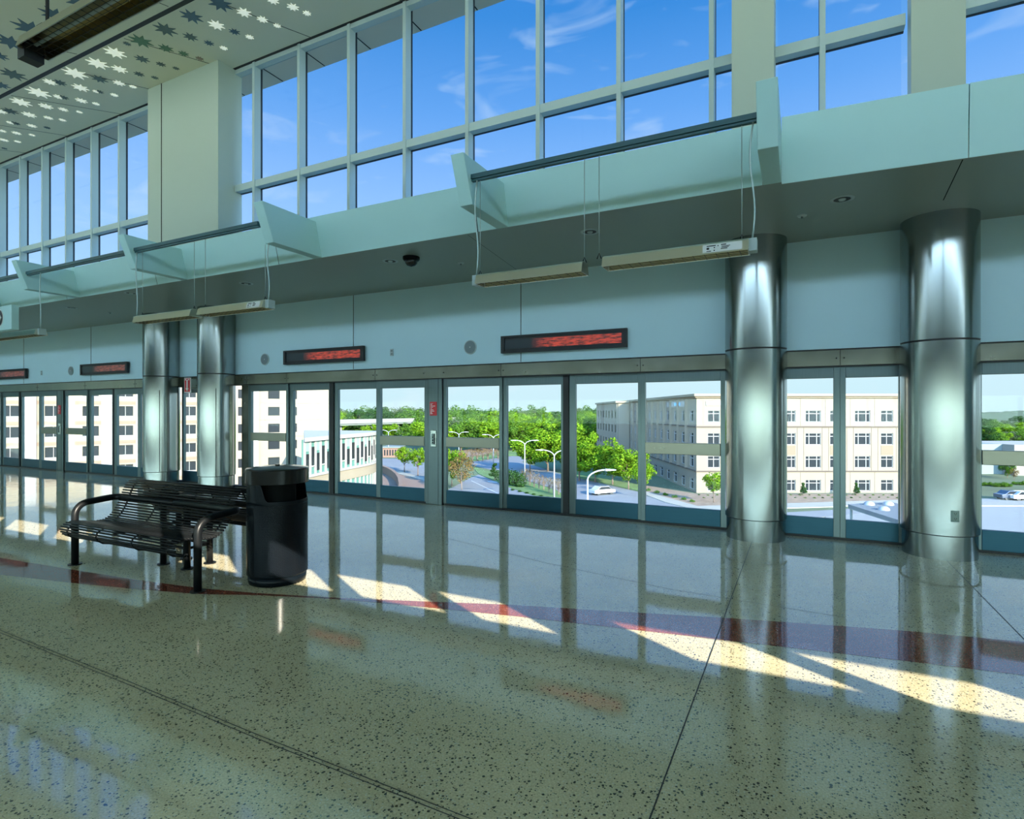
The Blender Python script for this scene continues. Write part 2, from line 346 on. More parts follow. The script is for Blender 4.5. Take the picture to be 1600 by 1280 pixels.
for sx_, sy_, w, c in stars:
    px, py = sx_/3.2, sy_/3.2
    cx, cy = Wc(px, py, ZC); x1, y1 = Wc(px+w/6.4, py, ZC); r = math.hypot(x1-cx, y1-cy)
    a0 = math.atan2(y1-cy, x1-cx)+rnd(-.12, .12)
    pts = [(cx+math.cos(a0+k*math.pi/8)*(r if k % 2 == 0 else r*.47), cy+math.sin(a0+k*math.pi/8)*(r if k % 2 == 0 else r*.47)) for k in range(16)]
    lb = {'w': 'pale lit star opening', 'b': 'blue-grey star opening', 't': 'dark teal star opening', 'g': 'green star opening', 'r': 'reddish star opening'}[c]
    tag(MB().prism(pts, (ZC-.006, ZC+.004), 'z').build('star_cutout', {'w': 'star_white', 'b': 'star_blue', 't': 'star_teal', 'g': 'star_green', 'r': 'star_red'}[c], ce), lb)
# soffit slab over the doors
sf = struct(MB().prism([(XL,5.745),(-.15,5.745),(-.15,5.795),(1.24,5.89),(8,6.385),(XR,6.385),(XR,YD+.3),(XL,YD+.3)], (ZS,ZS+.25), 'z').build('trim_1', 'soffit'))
m = MB()
m.add([(-3.77,7.84,ZS-.002),(-3.765,7.84,ZS-.002),(-3.505,5.78,ZS-.002),(-3.51,5.78,ZS-.002)], [(0,1,2,3)])
m.add([(1.26,6.95,ZS-.002),(1.268,6.95,ZS-.002),(1.208,5.9,ZS-.002),(1.20,5.9,ZS-.002)], [(0,1,2,3)])
m.build('soffit_joint', 'gap', sf)
# fascia: leans towards the room; the right hand part stands a little back
m = MB(); m.prism([(5.74,ZS+.002),(5.62,4.16),(6.10,4.16),(6.10,ZS+.002)], (XL, -.31), 'x'); fa = struct(m.build('trim_2', 'fascia'))
m = MB()
for x in (-15.2, -12.2, -9.45, -6.62, -3.35): m.add([(x,5.737,ZS),(x+.008,5.737,ZS),(x+.008,5.616,4.16),(x,5.616,4.16)], [(0,1,2,3)])
m.build('fascia_joint', 'gap', fa)
vs = []
for x, y in ((-.15, 5.79), (1.31, 5.90), (1.31, 6.10), (-.15, 6.10)): pass
m = MB()
def quadprism(m, base, z0, z1, lean):
    n = len(base); vs = [(x, y, z0) for x, y in base]+[(x, y-(lean if i < 2 else 0), z1) for i, (x, y) in enumerate(base)]
    m.add(vs, [tuple(range(n-1, -1, -1)), tuple(range(n, 2*n))]+[(i, (i+1) % n, (i+1) % n+n, i+n) for i in range(n)])
quadprism(m, [(-.15,5.79),(1.235,5.885),(1.235,6.12),(-.15,6.12)], ZS+.002, 4.24, .03)
quadprism(m, [(1.243,5.885),(8,6.38),(8,6.6),(1.243,6.12)], ZS+.002, 4.24, .03)
struct(m.build('trim_3', 'fascia'))
struct(box(8, XR, 6.36, 6.6, ZS-.005, 4.2).build('trim_4', 'fascia'))
# upper wall panels over the doors
wf = struct(box(XL, XR, 7.86, 8.1, 2.305, ZS).build('wall_front', 'panel'))
m = MB()
for x in (-22.3, -18.9, -15.62, -7.17, -3.82, 1.35): m.box(x-.004, x+.004, 7.855, 7.87, 2.31, ZS)
m.build('panel_joint', 'gap', wf)
struct(box(XL, XR, 7.868, 7.9, 2.285, 2.306).build('trim_5', 'dark'))
struct(box(XL-.3, XL, YB, YD+.3, -.4, ZC+.3).build('wall_left', 'panel'))
struct(box(XR, XR+.3, YB, YD+.3, -.4, ZC+.3).build('wall_right', 'panel'))
# piers between the high windows
def pier(x0, x1, idx, seam=None, y0=5.68):
    o = box(x0, x1, y0, 6.09, 4.1, ZC).build('trim_%d' % idx, 'pier'); struct(o)
    if seam: box(seam, seam+.015, 5.676, 5.69, 4.1, ZC).build('seam', 'gap', o)
pier(-9.61, -7.85, 6, -9.25); pier(-.57, -.21, 7); pier(.85, 1.225, 8, None, 5.90); pier(-20.5, -18.6, 9)
# high windows: one structure per bay, frame + panes
def high_window(k, x0, x1, mull, zt, z0=4.16, z1=ZC, y=5.97, dep=.10, out=1):
    w = empty('window_%d' % k, ((x0+x1)/2, y, z0)); struct(w)
    m = MB()
    e = sorted([x0]+list(mull)+[x1])
    for x in mull: m.box(x-.024, x+.024, y-.015, y+dep*out, z0, z1)
    m.box(x0, x1, y, y+dep*out, zt-.05, zt+.05); m.box(x0, x1, y, y+dep*out, z1-.07, z1)
    m.build('frame', 'mullion', w)
    m = MB()
    for x in mull: m.box(x-.028, x+.028, y+dep*out, y+(dep+.03)*out, z0, z1)
    m.box(x0, x1, y+dep*out, y+(dep+.03)*out, zt-.055, zt-.02)
    m.build('gasket', 'dark', w)
    for a, b in zip(e, e[1:]):
        if b-a < .1: continue
        for c, d in ((z0, zt-.05), (zt+.05, z1-.07)):
            if d-c > .1: box(a+.02, b-.02, y+dep*out*.9, y+dep*out*.9+.012, c, d).build('pane', 'window_glass', w)
high_window(1, -18.6, -9.61, [-10.95-.885*i for i in range(9)], 4.92)
high_window(2, -7.85, -.57, [-7.42+.9475*i for i in range(8)], 5.02)
high_window(3, -.21, .82, [.185], 4.97)
high_window(4, 1.17, 9, [3.2+1.0*i for i in range(6)], 4.97)
high_window(5, 9, 25.5, [9+1.2*i for i in range(1, 14)], 4.97)
high_window(6, -29.8, -20.5, [-29+1.2*i for i in range(7)], 4.92)
# ------------------------------------------------------------------ platform doors
GB, GT, RB, RT = .25, 1.955, .965, 1.125        # glass bottom/top, rail bottom/top
def leaf(k, x0, x1, railed, yoff=0, l=.06, r=.06, top_=2.10):
    """one glazed door leaf between x0 and x1"""
    d = empty('door_%d' % k, ((x0+x1)/2, YD, 0)); struct(d); y0, y1 = YD+yoff, YD+yoff+.06
    m = MB(); m.box(x0, x0+l, y0, y1, .03, top_); m.box(x1-r, x1, y0, y1, .03, top_); m.box(x0+l, x1-r, y0, y1, GT, top_)
    m.build('frame', 'door_steel', d, bevel=.004)
    tag(box(x0+l, x1-r, y0, y1, .03, GB).build('kick_panel', 'kick_steel', d, bevel=.004), 'dark brushed kick panel')
    if railed:
        box(x0+l, x1-r, y0-.012, y1, RB, RT).build('push_rail', 'rail_steel', d, bevel=.005)
        box(x0+l, x1-r, y0+.025, y0+.037, GB, RB).build('glass', 'door_glass', d); box(x0+l, x1-r, y0+.025, y0+.037, RT, GT).build('glass', 'door_glass', d)
    else: box(x0+l, x1-r, y0+.025, y0+.037, GB, GT).build('glass', 'door_glass', d)
leaves = [(-9.99,-8.86,1,.0,.08,.06),(-8.86,-7.80,0,.03,.10,.04),(-7.70,-6.66,0,.03,.09,.05),(-6.66,-5.60,1,0,.07,.05),
          (-5.28,-4.17,1,0,.07,.05),(-4.17,-3.15,0,.03,.07,.04),(-3.06,-1.98,0,.03,.10,.05),(-1.98,-.83,1,0,.06,.10),
          (-.27,.43,0,0,.10,.07),(.43,1.12,0,0,.06,.10),(1.68,2.9,1,0,.10,.06),(2.9,4.0,0,.03,.06,.05),(4.06,5.1,0,.03,.05,.06),(5.1,6.3,1,0,.06,.06),
          (-12.13,-10.87,0,0,.06,.1),
          (-13.70,-13.40,0,0,.05,.05),(-14.70,-13.70,0,0,.10,.06),(-15.86,-14.80,0,.03,.12,.05),(-16.94,-15.86,1,0,.08,.05),
          (-18.20,-17.26,1,0,.14,.05),(-19.25,-18.20,0,.03,.09,.05),(-20.3,-19.31,0,.03,.09,.05),(-21.4,-20.3,1,0,.08,.05),(-22.5,-21.4,0,0,.06,.05)]
for k, (a, b, r, yo, l, rr) in enumerate(leaves): leaf(k+1, a, b, r, yo, l, rr)
k = 20
for x in (-5.44, -17.1):                        # posts between the doors
    k += 1; o = box(x-.16, x+.16, YD-.03, YD+.08, 0, 2.305).build('trim_%d' % k, 'door_steel', bevel=.006); struct(o)
    m = MB(); m.box(x-.168, x-.158, YD-.02, YD+.09, 0, 2.1); m.box(x+.158, x+.168, YD-.02, YD+.09, 0, 2.1)
    m.box(x-.115, x-.111, YD-.033, YD-.028, 0, 2.3); m.box(x+.09, x+.094, YD-.033, YD-.028, 0, 2.3); m.build('seam', 'dark', o)
for a, b in ((-10.2, -9.99), (-7.80, -7.70), (-3.15, -3.06), (6.3, 26), (-30, -22.5), (-19.31, -19.25), (-14.80, -14.76)):
    k += 1; struct(box(a, b, YD+.01 if b-a < 1 else YD, YD+.12, 0, 2.1).build('trim_%d' % k, 'dark' if b-a < .15 else ('header_steel' if b-a < .3 else 'door_steel')))
hd = struct(box(-30, 26, YD-.035, YD+.12, 2.10, 2.29).build('trim_40', 'header_steel', bevel=.004))
m = MB(); sc = MB()
for x in (-9.99, -8.86, -6.68, -4.17, -1.98, .43, -13.8, -15.9, -18.2, -20.3):
    m.box(x-.003, x+.003, YD-.037, YD-.03, 2.1, 2.29)
    for s in (-.04, .04): sc.disc((x+s, 0, 2.19), .009, 10, YD-.04, YD-.033)
for x in (-5.64, -5.24): sc.disc((x, 0, 2.19), .009, 10, YD-.04, YD-.033)
m.build('joint', 'dark', hd); sc.build('bolt', 'dark', hd)
struct(box(-30, 26, YD-.035, YD+.12, 2.085, 2.10).build('trim_41', 'dark'))
struct(box(-30, 26, YD+.005, YD+.1, .0, .03).build('trim_42', 'dark'))
# ------------------------------------------------------------------ opposite side of the hall (behind the viewer)
struct(box(XL, XR, YB-.25, YB, 2.0, 3.2).build('wall_back', 'panel_shade'))
struct(box(XL, XR, YB-.3, YB+.9, 3.2, 4.16).build('trim_43', 'pier'))
m = MB()
for i in range(46): m.box(XL+.6+i*1.2, XL+.68+i*1.2, YB-.1, YB-.02, 0, 1.95)
m.box(XL, XR, YB-.1, YB-.02, 0, .8); w20 = struct(m.build('window_20', 'door_steel')); box(XL, XR, YB-.07, YB-.06, .8, 2.0).build('pane', 'dimming_glass', w20)  # unseen solid band and pane tint added to dim what the columns mirror
wb = empty('window_21', (0, YB, 4.2)); struct(wb); m = MB()
for x in [10.5-1.22*i for i in range(33)]+[11.66, 14.4, 15.65, 16.9, 18.15, 19.4, 20.65, 21.9, 23.1, 24.3]: m.box(x-.04, x+.04, YB-.15, YB, 4.16, ZC)
m.box(12.80, 13.22, YB-.3, YB, 4.16, ZC); m.box(1.4, 2.1, YB-.3, YB, 4.16, ZC); m.box(-9.6, -8.9, YB-.3, YB, 4.16, ZC)
m.build('frame', 'mullion', wb)
box(XL, XR, YB-.06, YB-.05, 4.16, 5.88).build('sun_mask_sheet', 'sun_mask', wb)  # unseen sheet added to block the sun below the slot
struct(box(XL, XR, YB-1.05, YB-.1, ZC, ZC+.3).build('trim_44', 'ceiling'))  # unseen eave added, its depth set to trim the sun strip
# ================================================================== columns
def column(x, label, outlet=False, slit=None):
    y, r = 7.63, .352
    c = empty('steel_column', (x, y, 0)); tag(c, label, 'column', 'steel clad round columns')
    MB().lathe([(r*.955,0),(r*.955,.255)], (x,y,0), 72).lathe([(r*.955,.255),(r*.9,.257)], (x,y,0), 72).build('base_ring', 'column_steel', c)
    MB().lathe([(r*.9,.262),(r,.262)], (x,y,0), 72).lathe([(r,.262),(r,2.29)], (x,y,0), 72).build('shaft', 'column_steel', c)
    MB().lathe([(r,2.31),(r,ZS)], (x,y,0), 72).build('upper_shaft', 'column_steel', c)
    MB().lathe([(r-.004,2.28),(r-.004,2.32)], (x,y,0), 72).build('joint', 'dark', c); MB().lathe([(r*.958,.250),(r*.958,.264)], (x,y,0), 72).build('joint', 'dark', c)
    if slit is not None:
        a = slit; px, py = x+math.cos(a)*(r+.001), y+math.sin(a)*(r+.001)
        MB().tube([(px,py,.27),(px,py,2.0)], .006, 6).build('seam', 'dark', c)
    if outlet:
        a = math.radians(-78); ox, oy = x+math.cos(a)*r, y+math.sin(a)*r
        pl = box(-.036,.036,-.008,.003,-.058,.058).build('outlet_plate', 'outlet_grey', c, bevel=.002)
        pl.location = (ox-x, oy-y, .47); pl.rotation_euler[2] = a+math.pi/2
        s = MB()
        for dz in (-.026, .026):
            s.box(-.011,-.006,-.0095,-.007,dz-.002,dz+.009); s.box(.006,.011,-.0095,-.007,dz-.002,dz+.009); s.disc((0,0,dz-.009), .004, 8, -.0095, -.007)
        so_ = s.build('socket_hole', 'dark', pl)
column(1.35, 'round brushed steel column at the right with a power socket near its foot', True)
column(-.49, 'round brushed steel column just left of the column with the power socket')
column(-10.59, 'round brushed steel column behind the bench, beside the red arrow sign', slit=math.radians(-38))
column(-12.41, 'round brushed steel column furthest left, behind the left end of the bench', slit=math.radians(-38))
# ================================================================== brackets, rails and heaters
for x1, lb in ((-.15, 'white bracket at the right end of the long teal rail, seen face on'), (-2.95, 'white bracket left of the longest teal rail, above the dome camera side'), (-5.80, 'white bracket standing alone between the dome camera and the middle rail'),
               (-8.66, 'white bracket at the left end of the middle teal rail'), (-11.76, 'white bracket below the far left windows, above the striped light on the soffit'), (-14.66, 'white bracket at the left edge above the round arrow sign')):
    m = MB().prism([(5.78,ZS+.001),(4.95,ZS+.001),(4.775,4.10),(5.68,4.10)], (x1-.15, x1), 'x')
    if x1 == -.15: m = MB().prism([(5.82,ZS+.001),(4.95,ZS+.001),(4.775,4.10),(5.78,4.10)], (x1-.155, x1), 'x')
    tag(m.build('canopy_bracket', 'fascia', bevel=.006), lb, 'bracket', 'brackets along the canopy edge')
for a, b, lb in ((-2.95, -.305, 'long teal rail carrying two heaters at the right'), (-8.66, -6.05, 'teal rail carrying two heaters in front of the wide pier'), (-11.76, -8.81, 'teal rail beneath the far left windows with nothing hung near its right end'), (-14.66, -11.91, 'teal rail cut by the left edge, above the arrow sign')):
    e = empty('suspension_rail', ((a+b)/2, 4.95, 3.9)); tag(e, lb, 'rail', 'teal rails between brackets')
    m = MB(); m.box(a, b, 4.915, 4.985, 3.885, 3.93); m.box(a, b, 4.93, 4.97, 3.865, 3.886); m.build('channel', 'teal_rail', e)
    
def heater_parts(root, L, name_len=.0, label_plate=False, endbox=1):
    """infra-red heater, local coords: x along, origin at its middle, underside z=0"""
    w, h = .10, .10
    def hb(m, nm, mt, par=root): 
        o = m.build(nm, mt); o.parent = par; return o
    m = MB(); n = 2
    pr = [(-.10,.0),(-.075,.085),(-.04,.105),(.04,.105),(.075,.085),(.10,.0),(.092,.0),(.07,.078),(.036,.096),(-.036,.096),(-.07,.078),(-.092,.0)]
    vs = [(x, p, q) for x in (-L/2, L/2) for p, q in pr]; k = len(pr)
    m.add(vs, [(i, (i+1) % k, (i+1) % k+k, i+k) for i in range(k)]); m.add(vs[:k]+vs[k:], [])
    hb(m, 'housing', 'heater_steel')
    m = MB(); pr2 = [(-.09,.003),(-.066,.074),(-.034,.092),(.034,.092),(.066,.074),(.09,.003)]
    vs = [(x, p, q) for x in (-L/2+.01, L/2-.01) for p, q in pr2]; k = len(pr2)
    m.add(vs, [(i, i+1, i+1+k, i+k) for i in range(k-1)]); hb(m, 'reflector', 'gold_reflector')
    for s in (-1, 1):
        hb(MB().prism([(-.10,0),(-.075,.085),(-.04,.105),(.04,.105),(.075,.085),(.10,0)], (s*L/2, s*(L/2+.006)), 'x'), 'end_plate', 'heater_steel')
    m = MB(); m.tube([(-L/2+.05,0,.05),(L/2-.05,0,.05)], .012, 8); hb(m, 'heating_tube', 'ring_grey')
    m = MB()
    for i in range(int(L/.09)): x = -L/2+.05+i*.09; m.tube([(x,-.09,.002),(x,.09,.002)], .0022, 4)
    for y in (-.05, 0, .05): m.tube([(-L/2,y,.002),(L/2,y,.002)], .0022, 4)
    hb(m, 'wire_guard', 'dark')
    x = endbox*(L/2+.035)
    hb(box(x-.03, x+.03, -.05, .05, .0, .10), 'terminal_box', 'ring_grey')
def heater(x0, x1, z, lb, endbox, wires, plate=0):
    L = x1-x0-.08; e = empty('infrared_heater', ((x0+x1)/2, 4.95, z), absolute=False); tag(e, lb, 'heater', 'slim heaters hung from the rails'); heater_parts(e, L, endbox=endbox)
    def sub(m, nm, mt): o = m.build(nm, mt); o.parent = e
    for xx in wires:
        tz = 3.634-z if xx in (-5.95,) else 3.862-z
        sub(MB().tube([(xx-e.location.x, 0, .10), (xx-e.location.x, .0, tz)], .0035, 5), 'hanging_wire', 'cable')
        sub(MB().tube([(xx-e.location.x-.02,0,.10),(xx-e.location.x,0,.15),(xx-e.location.x+.02,0,.10)], .006, 5), 'hanger_clip', 'dark')
    cx = endbox*(L/2+.03); tz = 3.634-z if x1 == -5.86 else 3.862-z
    sub(MB().tube([(cx+math.sin(i*.55)*.018, -.02, .1+(tz-.1)*i/12) for i in range(13)], .008, 6), 'power_cord', 'cable')
    if plate:
        q = MB(); x = L/2-.04
        def slab(m, xa, xb, ta, tb, lift):   # on the sloping front face
            f_ = lambda t_: (-.10+.025*t_-.0, .085*t_)
            (ya, za), (yb, zb) = f_(ta), f_(tb); n_ = Vector((0, -.085, .025)).normalized()*lift
            m.add([(xa,ya+n_.y,za+n_.z),(xb,ya+n_.y,za+n_.z),(xb,yb+n_.y,zb+n_.z),(xa,yb+n_.y,zb+n_.z)], [(0,1,2,3)])
        slab(q, x-.30*plate, x, .12, .95, .0015); o = q.build('rating_label', 'white_sign'); o.parent = e
        q = MB()
        for (a, b, c, d) in ((.27,.20,.72,.82),(.27,.25,.4,.62),(.27,.235,.2,.28),(.215,.205,.5,.62),(.215,.205,.22,.34),(.185,.178,.66,.78),(.16,.12,.74,.84),(.155,.09,.6,.66),(.155,.10,.48,.55),(.16,.11,.34,.42)):
            slab(q, x-a*plate, x-b*plate, c, d, .003)
        o = q.build('label_print', 'dark'); o.parent = e
heater(-2.90, -1.72, 2.81, 'slim heater left of the pair under the long teal rail at the right', -1, (-2.86, -1.76))
heater(-1.60, -.33, 2.83, 'slim heater with a white rating label, right of the pair near the right columns', 1, (-1.62, -.42), 1)
heater(-8.62, -7.26, 2.83, 'slim heater hanging in front of the two left columns, left of its pair', -1, (-8.5, -7.33))
heater(-7.18, -5.86, 2.83, 'slim heater hanging in front of the two left columns, right of its pair', 1, (-7.1, -5.95), .8)
heater(-13.2, -11.30, 2.83, 'short stretch of slim heater showing right of the round arrow sign', 1, (-13.1, -11.36))
# large heater near the viewer, hung from the ceiling on a rod
e = empty('infrared_heater', (-4.68, 2.70, 4.86), absolute=False); tag(e, 'large dark heater with wire guard close by at the upper left, hung from the ceiling', 'heater')
heater_parts(e, 3.3, endbox=-1)
e.scale = (1, 1.3, 1.25)
o = box(-1.74, -1.62, -.06, .06, -.055, .07).build('connection_box', 'dark'); o.parent = e
for x in (-1.45, 1.3): o = MB().tube([(x,.02,.13),(x,.02,1.62)], .012, 8).build('hanging_rod', 'dark'); o.parent = e
o = box(-1.5,-1.4,-.03,.07,.1,.15).build('rod_bracket', 'dark'); o.parent = e
# ================================================================== wall fittings
def led(x, lb, lit=1.0):
    e = empty('message_display', (x, 7.83, 2.58)); tag(e, lb, 'display', 'red dot matrix displays')
    m = MB(); w, h, t_ = .99, .132, .028
    m.box(x-w, x+w, 7.78, 7.838, 2.58+h-t_, 2.58+h); m.box(x-w, x+w, 7.78, 7.838, 2.58-h, 2.58-h+t_); m.box(x-w, x-w+.06, 7.78, 7.838, 2.58-h+t_, 2.58+h-t_); m.box(x+w-.07, x+w, 7.78, 7.838, 2.58-h+t_, 2.58+h-t_)
    m.build('housing', 'dark', e)
    o = box(-w+.06, w-.07, -.03, .0, -h+t_, h-t_).build('backing', 'dark', e); o.location = (0, 0, 0)
    s = MB().box(-.93, .92, -.006, .0, -.068, .068).build('dot_matrix_screen', 'led_matrix' if lit == 1 else 'led_dim', e); s.location = (0, -.03, 0)
    # the screen's own coordinates run over its width
md = MATS['led_matrix'].copy(); md.name = 'led_dim'; MATS['led_dim'] = md
for nd in md.node_tree.nodes:
    if nd.type == 'BSDF_PRINCIPLED': nd.inputs['Emission Color'].default_value = (.45,.12,.08,1)
led(-3.14, 'red dot matrix display over the doors right of the centre post'); led(-7.87, 'red dot matrix display over the doors left of the centre post, behind the bin')
led(-14.97, 'dim dot matrix display on the wall just left of the left columns', 0); led(-19.62, 'dim dot matrix display cut by the left edge of the photo', 0)
for x, lb in ((-4.72, 'round grey wall speaker left of the right hand red display'), (-9.45, 'round grey wall speaker between the second column from the left and a red display'), (-16.52, 'round grey wall speaker at the far left between two dim displays')):
    e = empty('wall_speaker', (x, 7.86, 2.58)); tag(e, lb, 'speaker', 'round wall speakers')
    MB().disc((x,0,2.58), .115, 40, 7.846, 7.862).build('rim', 'ring_grey', e); MB().disc((x,0,2.58), .10, 40, 7.840, 7.852).build('grille', 'speaker_grey', e)
    MB().disc((x,0,2.58), .008, 12, 7.836, 7.842).build('centre_pin', 'white_sign', e)
for x, lb in ((-6.3, 'small wall switch plate right of the left red display'), (-17.96, 'small wall switch plate at the far left, left of the round speaker')):
    e = empty('switch_plate', (x, 7.86, 2.57)); tag(e, lb, 'switch', 'small plates on the wall')
    box(x-.035,x+.035,7.85,7.862,2.51,2.63).build('plate', 'ring_grey', e)
    for z in (2.585, 2.53): box(x-.018,x+.018,7.844,7.852,z,z+.026).build('button', 'speaker_grey', e)
def notice(x, lb):
    e = empty('notice_sign', (x, YD-.032, 1.6)); tag(e, lb, 'sign', 'red notices on the door posts')
    box(x-.075,x+.065,YD-.036,YD-.029,1.48,1.71).build('red_plate', 'red_sign', e)
    m = MB(); z = 1.685
    for wd in (.05,.035,.09,.05,.03,.06,.075,.03,.045): m.box(x-.06,x-.06+wd,YD-.038,YD-.035,z-.008,z); z -= .021
    m.build('print', 'white_sign', e)
    q = empty('call_point', (x-.01, YD-.032, 1.05)); tag(q, lb.replace('red notice with white print fixed to', 'steel key panel below the red notice on'), 'control panel', 'key panels on the door posts')
    box(x-.055,x+.055,YD-.045,YD-.029,.96,1.24).build('plate', 'steel', q, bevel=.01)
    box(x-.03,x+.035,YD-.049,YD-.044,1.0,1.18).build('recess', 'outlet_grey', q)
    m = MB(); m.box(x+.02,x+.034,YD-.055,YD-.048,1.01,1.18)
    for dz in (1.03,1.07,1.12): m.disc((x-.005,0,dz), .012, 10, YD-.055, YD-.048)
    m.build('button', 'dark', q)
notice(-5.44, 'red notice with white print fixed to the centre door post'); notice(-17.1, 'red notice with white print fixed to the far left door post')
# fire extinguisher arrow sign on the column
e = empty('extinguisher_sign', (-10.98, 7.45, 2.06)); tag(e, 'red and white projecting sign with a down arrow on the column behind the bench', 'sign')
tag(box(-11.13,-10.93,7.30,7.315,1.93,2.23).build('plate', 'white_sign', e), 'white border')
box(-11.115,-10.945,7.296,7.302,1.945,2.215).build('red_field', 'red_sign', e)
m = MB(); m.prism([(-11.045,2.19),(-11.015,2.19),(-11.015,2.02),(-10.985,2.02),(-11.03,1.955),(-11.075,2.02),(-11.045,2.02)], (7.292,7.297), 'y')
m.box(-11.10,-11.06,7.292,7.297,2.18,2.20); m.box(-11.00,-10.96,7.292,7.297,2.18,2.20); m.build('arrow', 'white_sign', e)
box(-10.96,-10.93,7.315,7.45,2.0,2.2).build('bracket', 'steel', e)
# hanging direction sign at the left edge
sx0 = Wc; 
def hangsign():
    y = 4.6; gx = lambda px: y*(((px-800)/F)*CA-SA)/(((px-800)/F)*SA+CA)
    zc = lambda px: y/(((px-800)/F)*SA+CA)
    cx = gx(0)-.03; z0 = EYE+(HOR-516)/F*zc(5); z1 = z0+.40; cz = EYE+(HOR-497)/F*zc(0); xr = gx(18)
    r = .5*(HOR-486-(HOR-507))/F*zc(0)*.99*1.0
    e = empty('direction_sign', (xr-1, y, z0)); tag(e, 'pale hanging sign with a white arrow in a black disc at the left edge', 'sign')
    box(xr-2, xr, y, y+.10, z0, z1).build('board', 'fascia', e, bevel=.004)
    MB().disc((cx,0,cz), .145, 40, y-.006, y+.002).build('disc_border', 'white_sign', e)
    MB().disc((cx,0,cz), .135, 40, y-.010, y+.002).build('disc', 'dark', e)
    m = MB(); m.box(cx-.10,cx+.06,y-.014,y-.009,cz-.014,cz+.014)
    for s in (-1, 1): m.prism([(cx+.10,cz),(cx+.02,cz+s*.09),(cx-.02,cz+s*.09),(cx+.055,cz)], (y-.014,y-.009), 'y')
    m.build('arrow', 'white_sign', e)
    m = MB(); m.tube([(xr-.1,y+.05,z1),(xr-.1,y+.05,ZC)], .008, 6); m.tube([(xr-1.8,y+.05,z1),(xr-1.8,y+.05,ZC)], .008, 6)
    return e
hangsign()
# ---- soffit fittings
def downlight(x, y, lb):
    e = empty('recessed_downlight', (x, y, ZS)); tag(e, lb, 'light', 'round lights in the soffit')
    MB().lathe([(.075,-.004),(.105,-.006),(.11,.001)], (x,y,ZS), 32).build('trim_ring', 'ring_grey', e)
    MB().lathe([(.0,-.0015),(.076,-.0015)], (x,y,ZS), 32).build('lamp_recess', 'dark', e)
    MB().lathe([(.0,-.02),(.028,-.014),(.034,-.002)], (x,y,ZS), 20).build('lamp', 'ring_grey', e)
for x, y, lb in ((.37,6.47,'round downlight in the soffit in front of the right hand columns'),(-5.08,6.3,'round downlight in the soffit left of the dome camera'),(-2.18,6.32,'round downlight in the soffit above the gap between the right heater pair'),(-8.07,6.34,'round downlight in the soffit above the middle heater pair'),(-10.54,5.94,'round downlight in the soffit left of the middle heaters'),(-13.1,6.24,'round downlight in the soffit within the striped reflections at the left')): downlight(x, y, lb)
def sprinkler(x, y, lb):
    e = empty('sprinkler_head', (x, y, ZS)); tag(e, lb, 'sprinkler', 'sprinkler heads in the soffit')
    MB().lathe([(.0,-.012),(.04,-.012),(.048,0)], (x,y,ZS), 20).build('cover', 'ring_grey', e); MB().lathe([(.0,-.03),(.012,-.03),(.012,-.011)], (x,y,ZS), 12).build('nozzle', 'speaker_grey', e)
sprinkler(.02, 6.82, 'small round sprinkler head above the two right columns'); sprinkler(-4.26, 6.83, 'small sprinkler head right of the dome camera'); sprinkler(-12.97, 6.89, 'small sprinkler head left of the left columns')
e = empty('dome_camera', (-4.70, 6.27, ZS)); tag(e, 'black dome security camera under the soffit', 'camera')
MB().lathe([(.115,0),(.115,-.03),(.10,-.05),(.085,-.055)], (-4.7,6.27,ZS), 36).build('base', 'black_paint', e)
MB().lathe([(.085,-.05),(.08,-.085),(.055,-.115),(.0,-.13)], (-4.7,6.27,ZS), 36).build('dome', 'lens', e)
# ================================================================== bench (back to back)
e = empty('metal_bench', (-5.58, 3.67, 0)); tag(e, 'black back-to-back bench of thin metal rods with bent tube arms', 'bench')
YM = 3.69; bx0, bx1 = -6.50, -4.70
prof = [(3.12,.30),(3.055,.315),(3.015,.345),(2.995,.385),(3.01,.425),(3.055,.450),(3.12,.452),(3.20,.435),(3.30,.418),(3.38,.418),(3.44,.445),(3.49,.500),(3.53,.57),(3.56,.64),(3.585,.71),(3.61,.765),(3.645,.80)]
def resample(P, step):
    out = [P[0]]; acc = 0; 
    L = [0]
    for a, b in zip(P, P[1:]): L.append(L[-1]+math.hypot(b[0]-a[0], b[1]-a[1]))
    n = int(L[-1]/step); r = []
    for i in range(n+1):
        s = L[-1]*i/n
        for j in range(len(P)-1):
            if L[j] <= s <= L[j+1]+1e-9:
                t_ = (s-L[j])/(L[j+1]-L[j]); r.append((P[j][0]+(P[j+1][0]-P[j][0])*t_, P[j][1]+(P[j+1][1]-P[j][1])*t_)); break
    return r
rods = resample(prof, .0275)
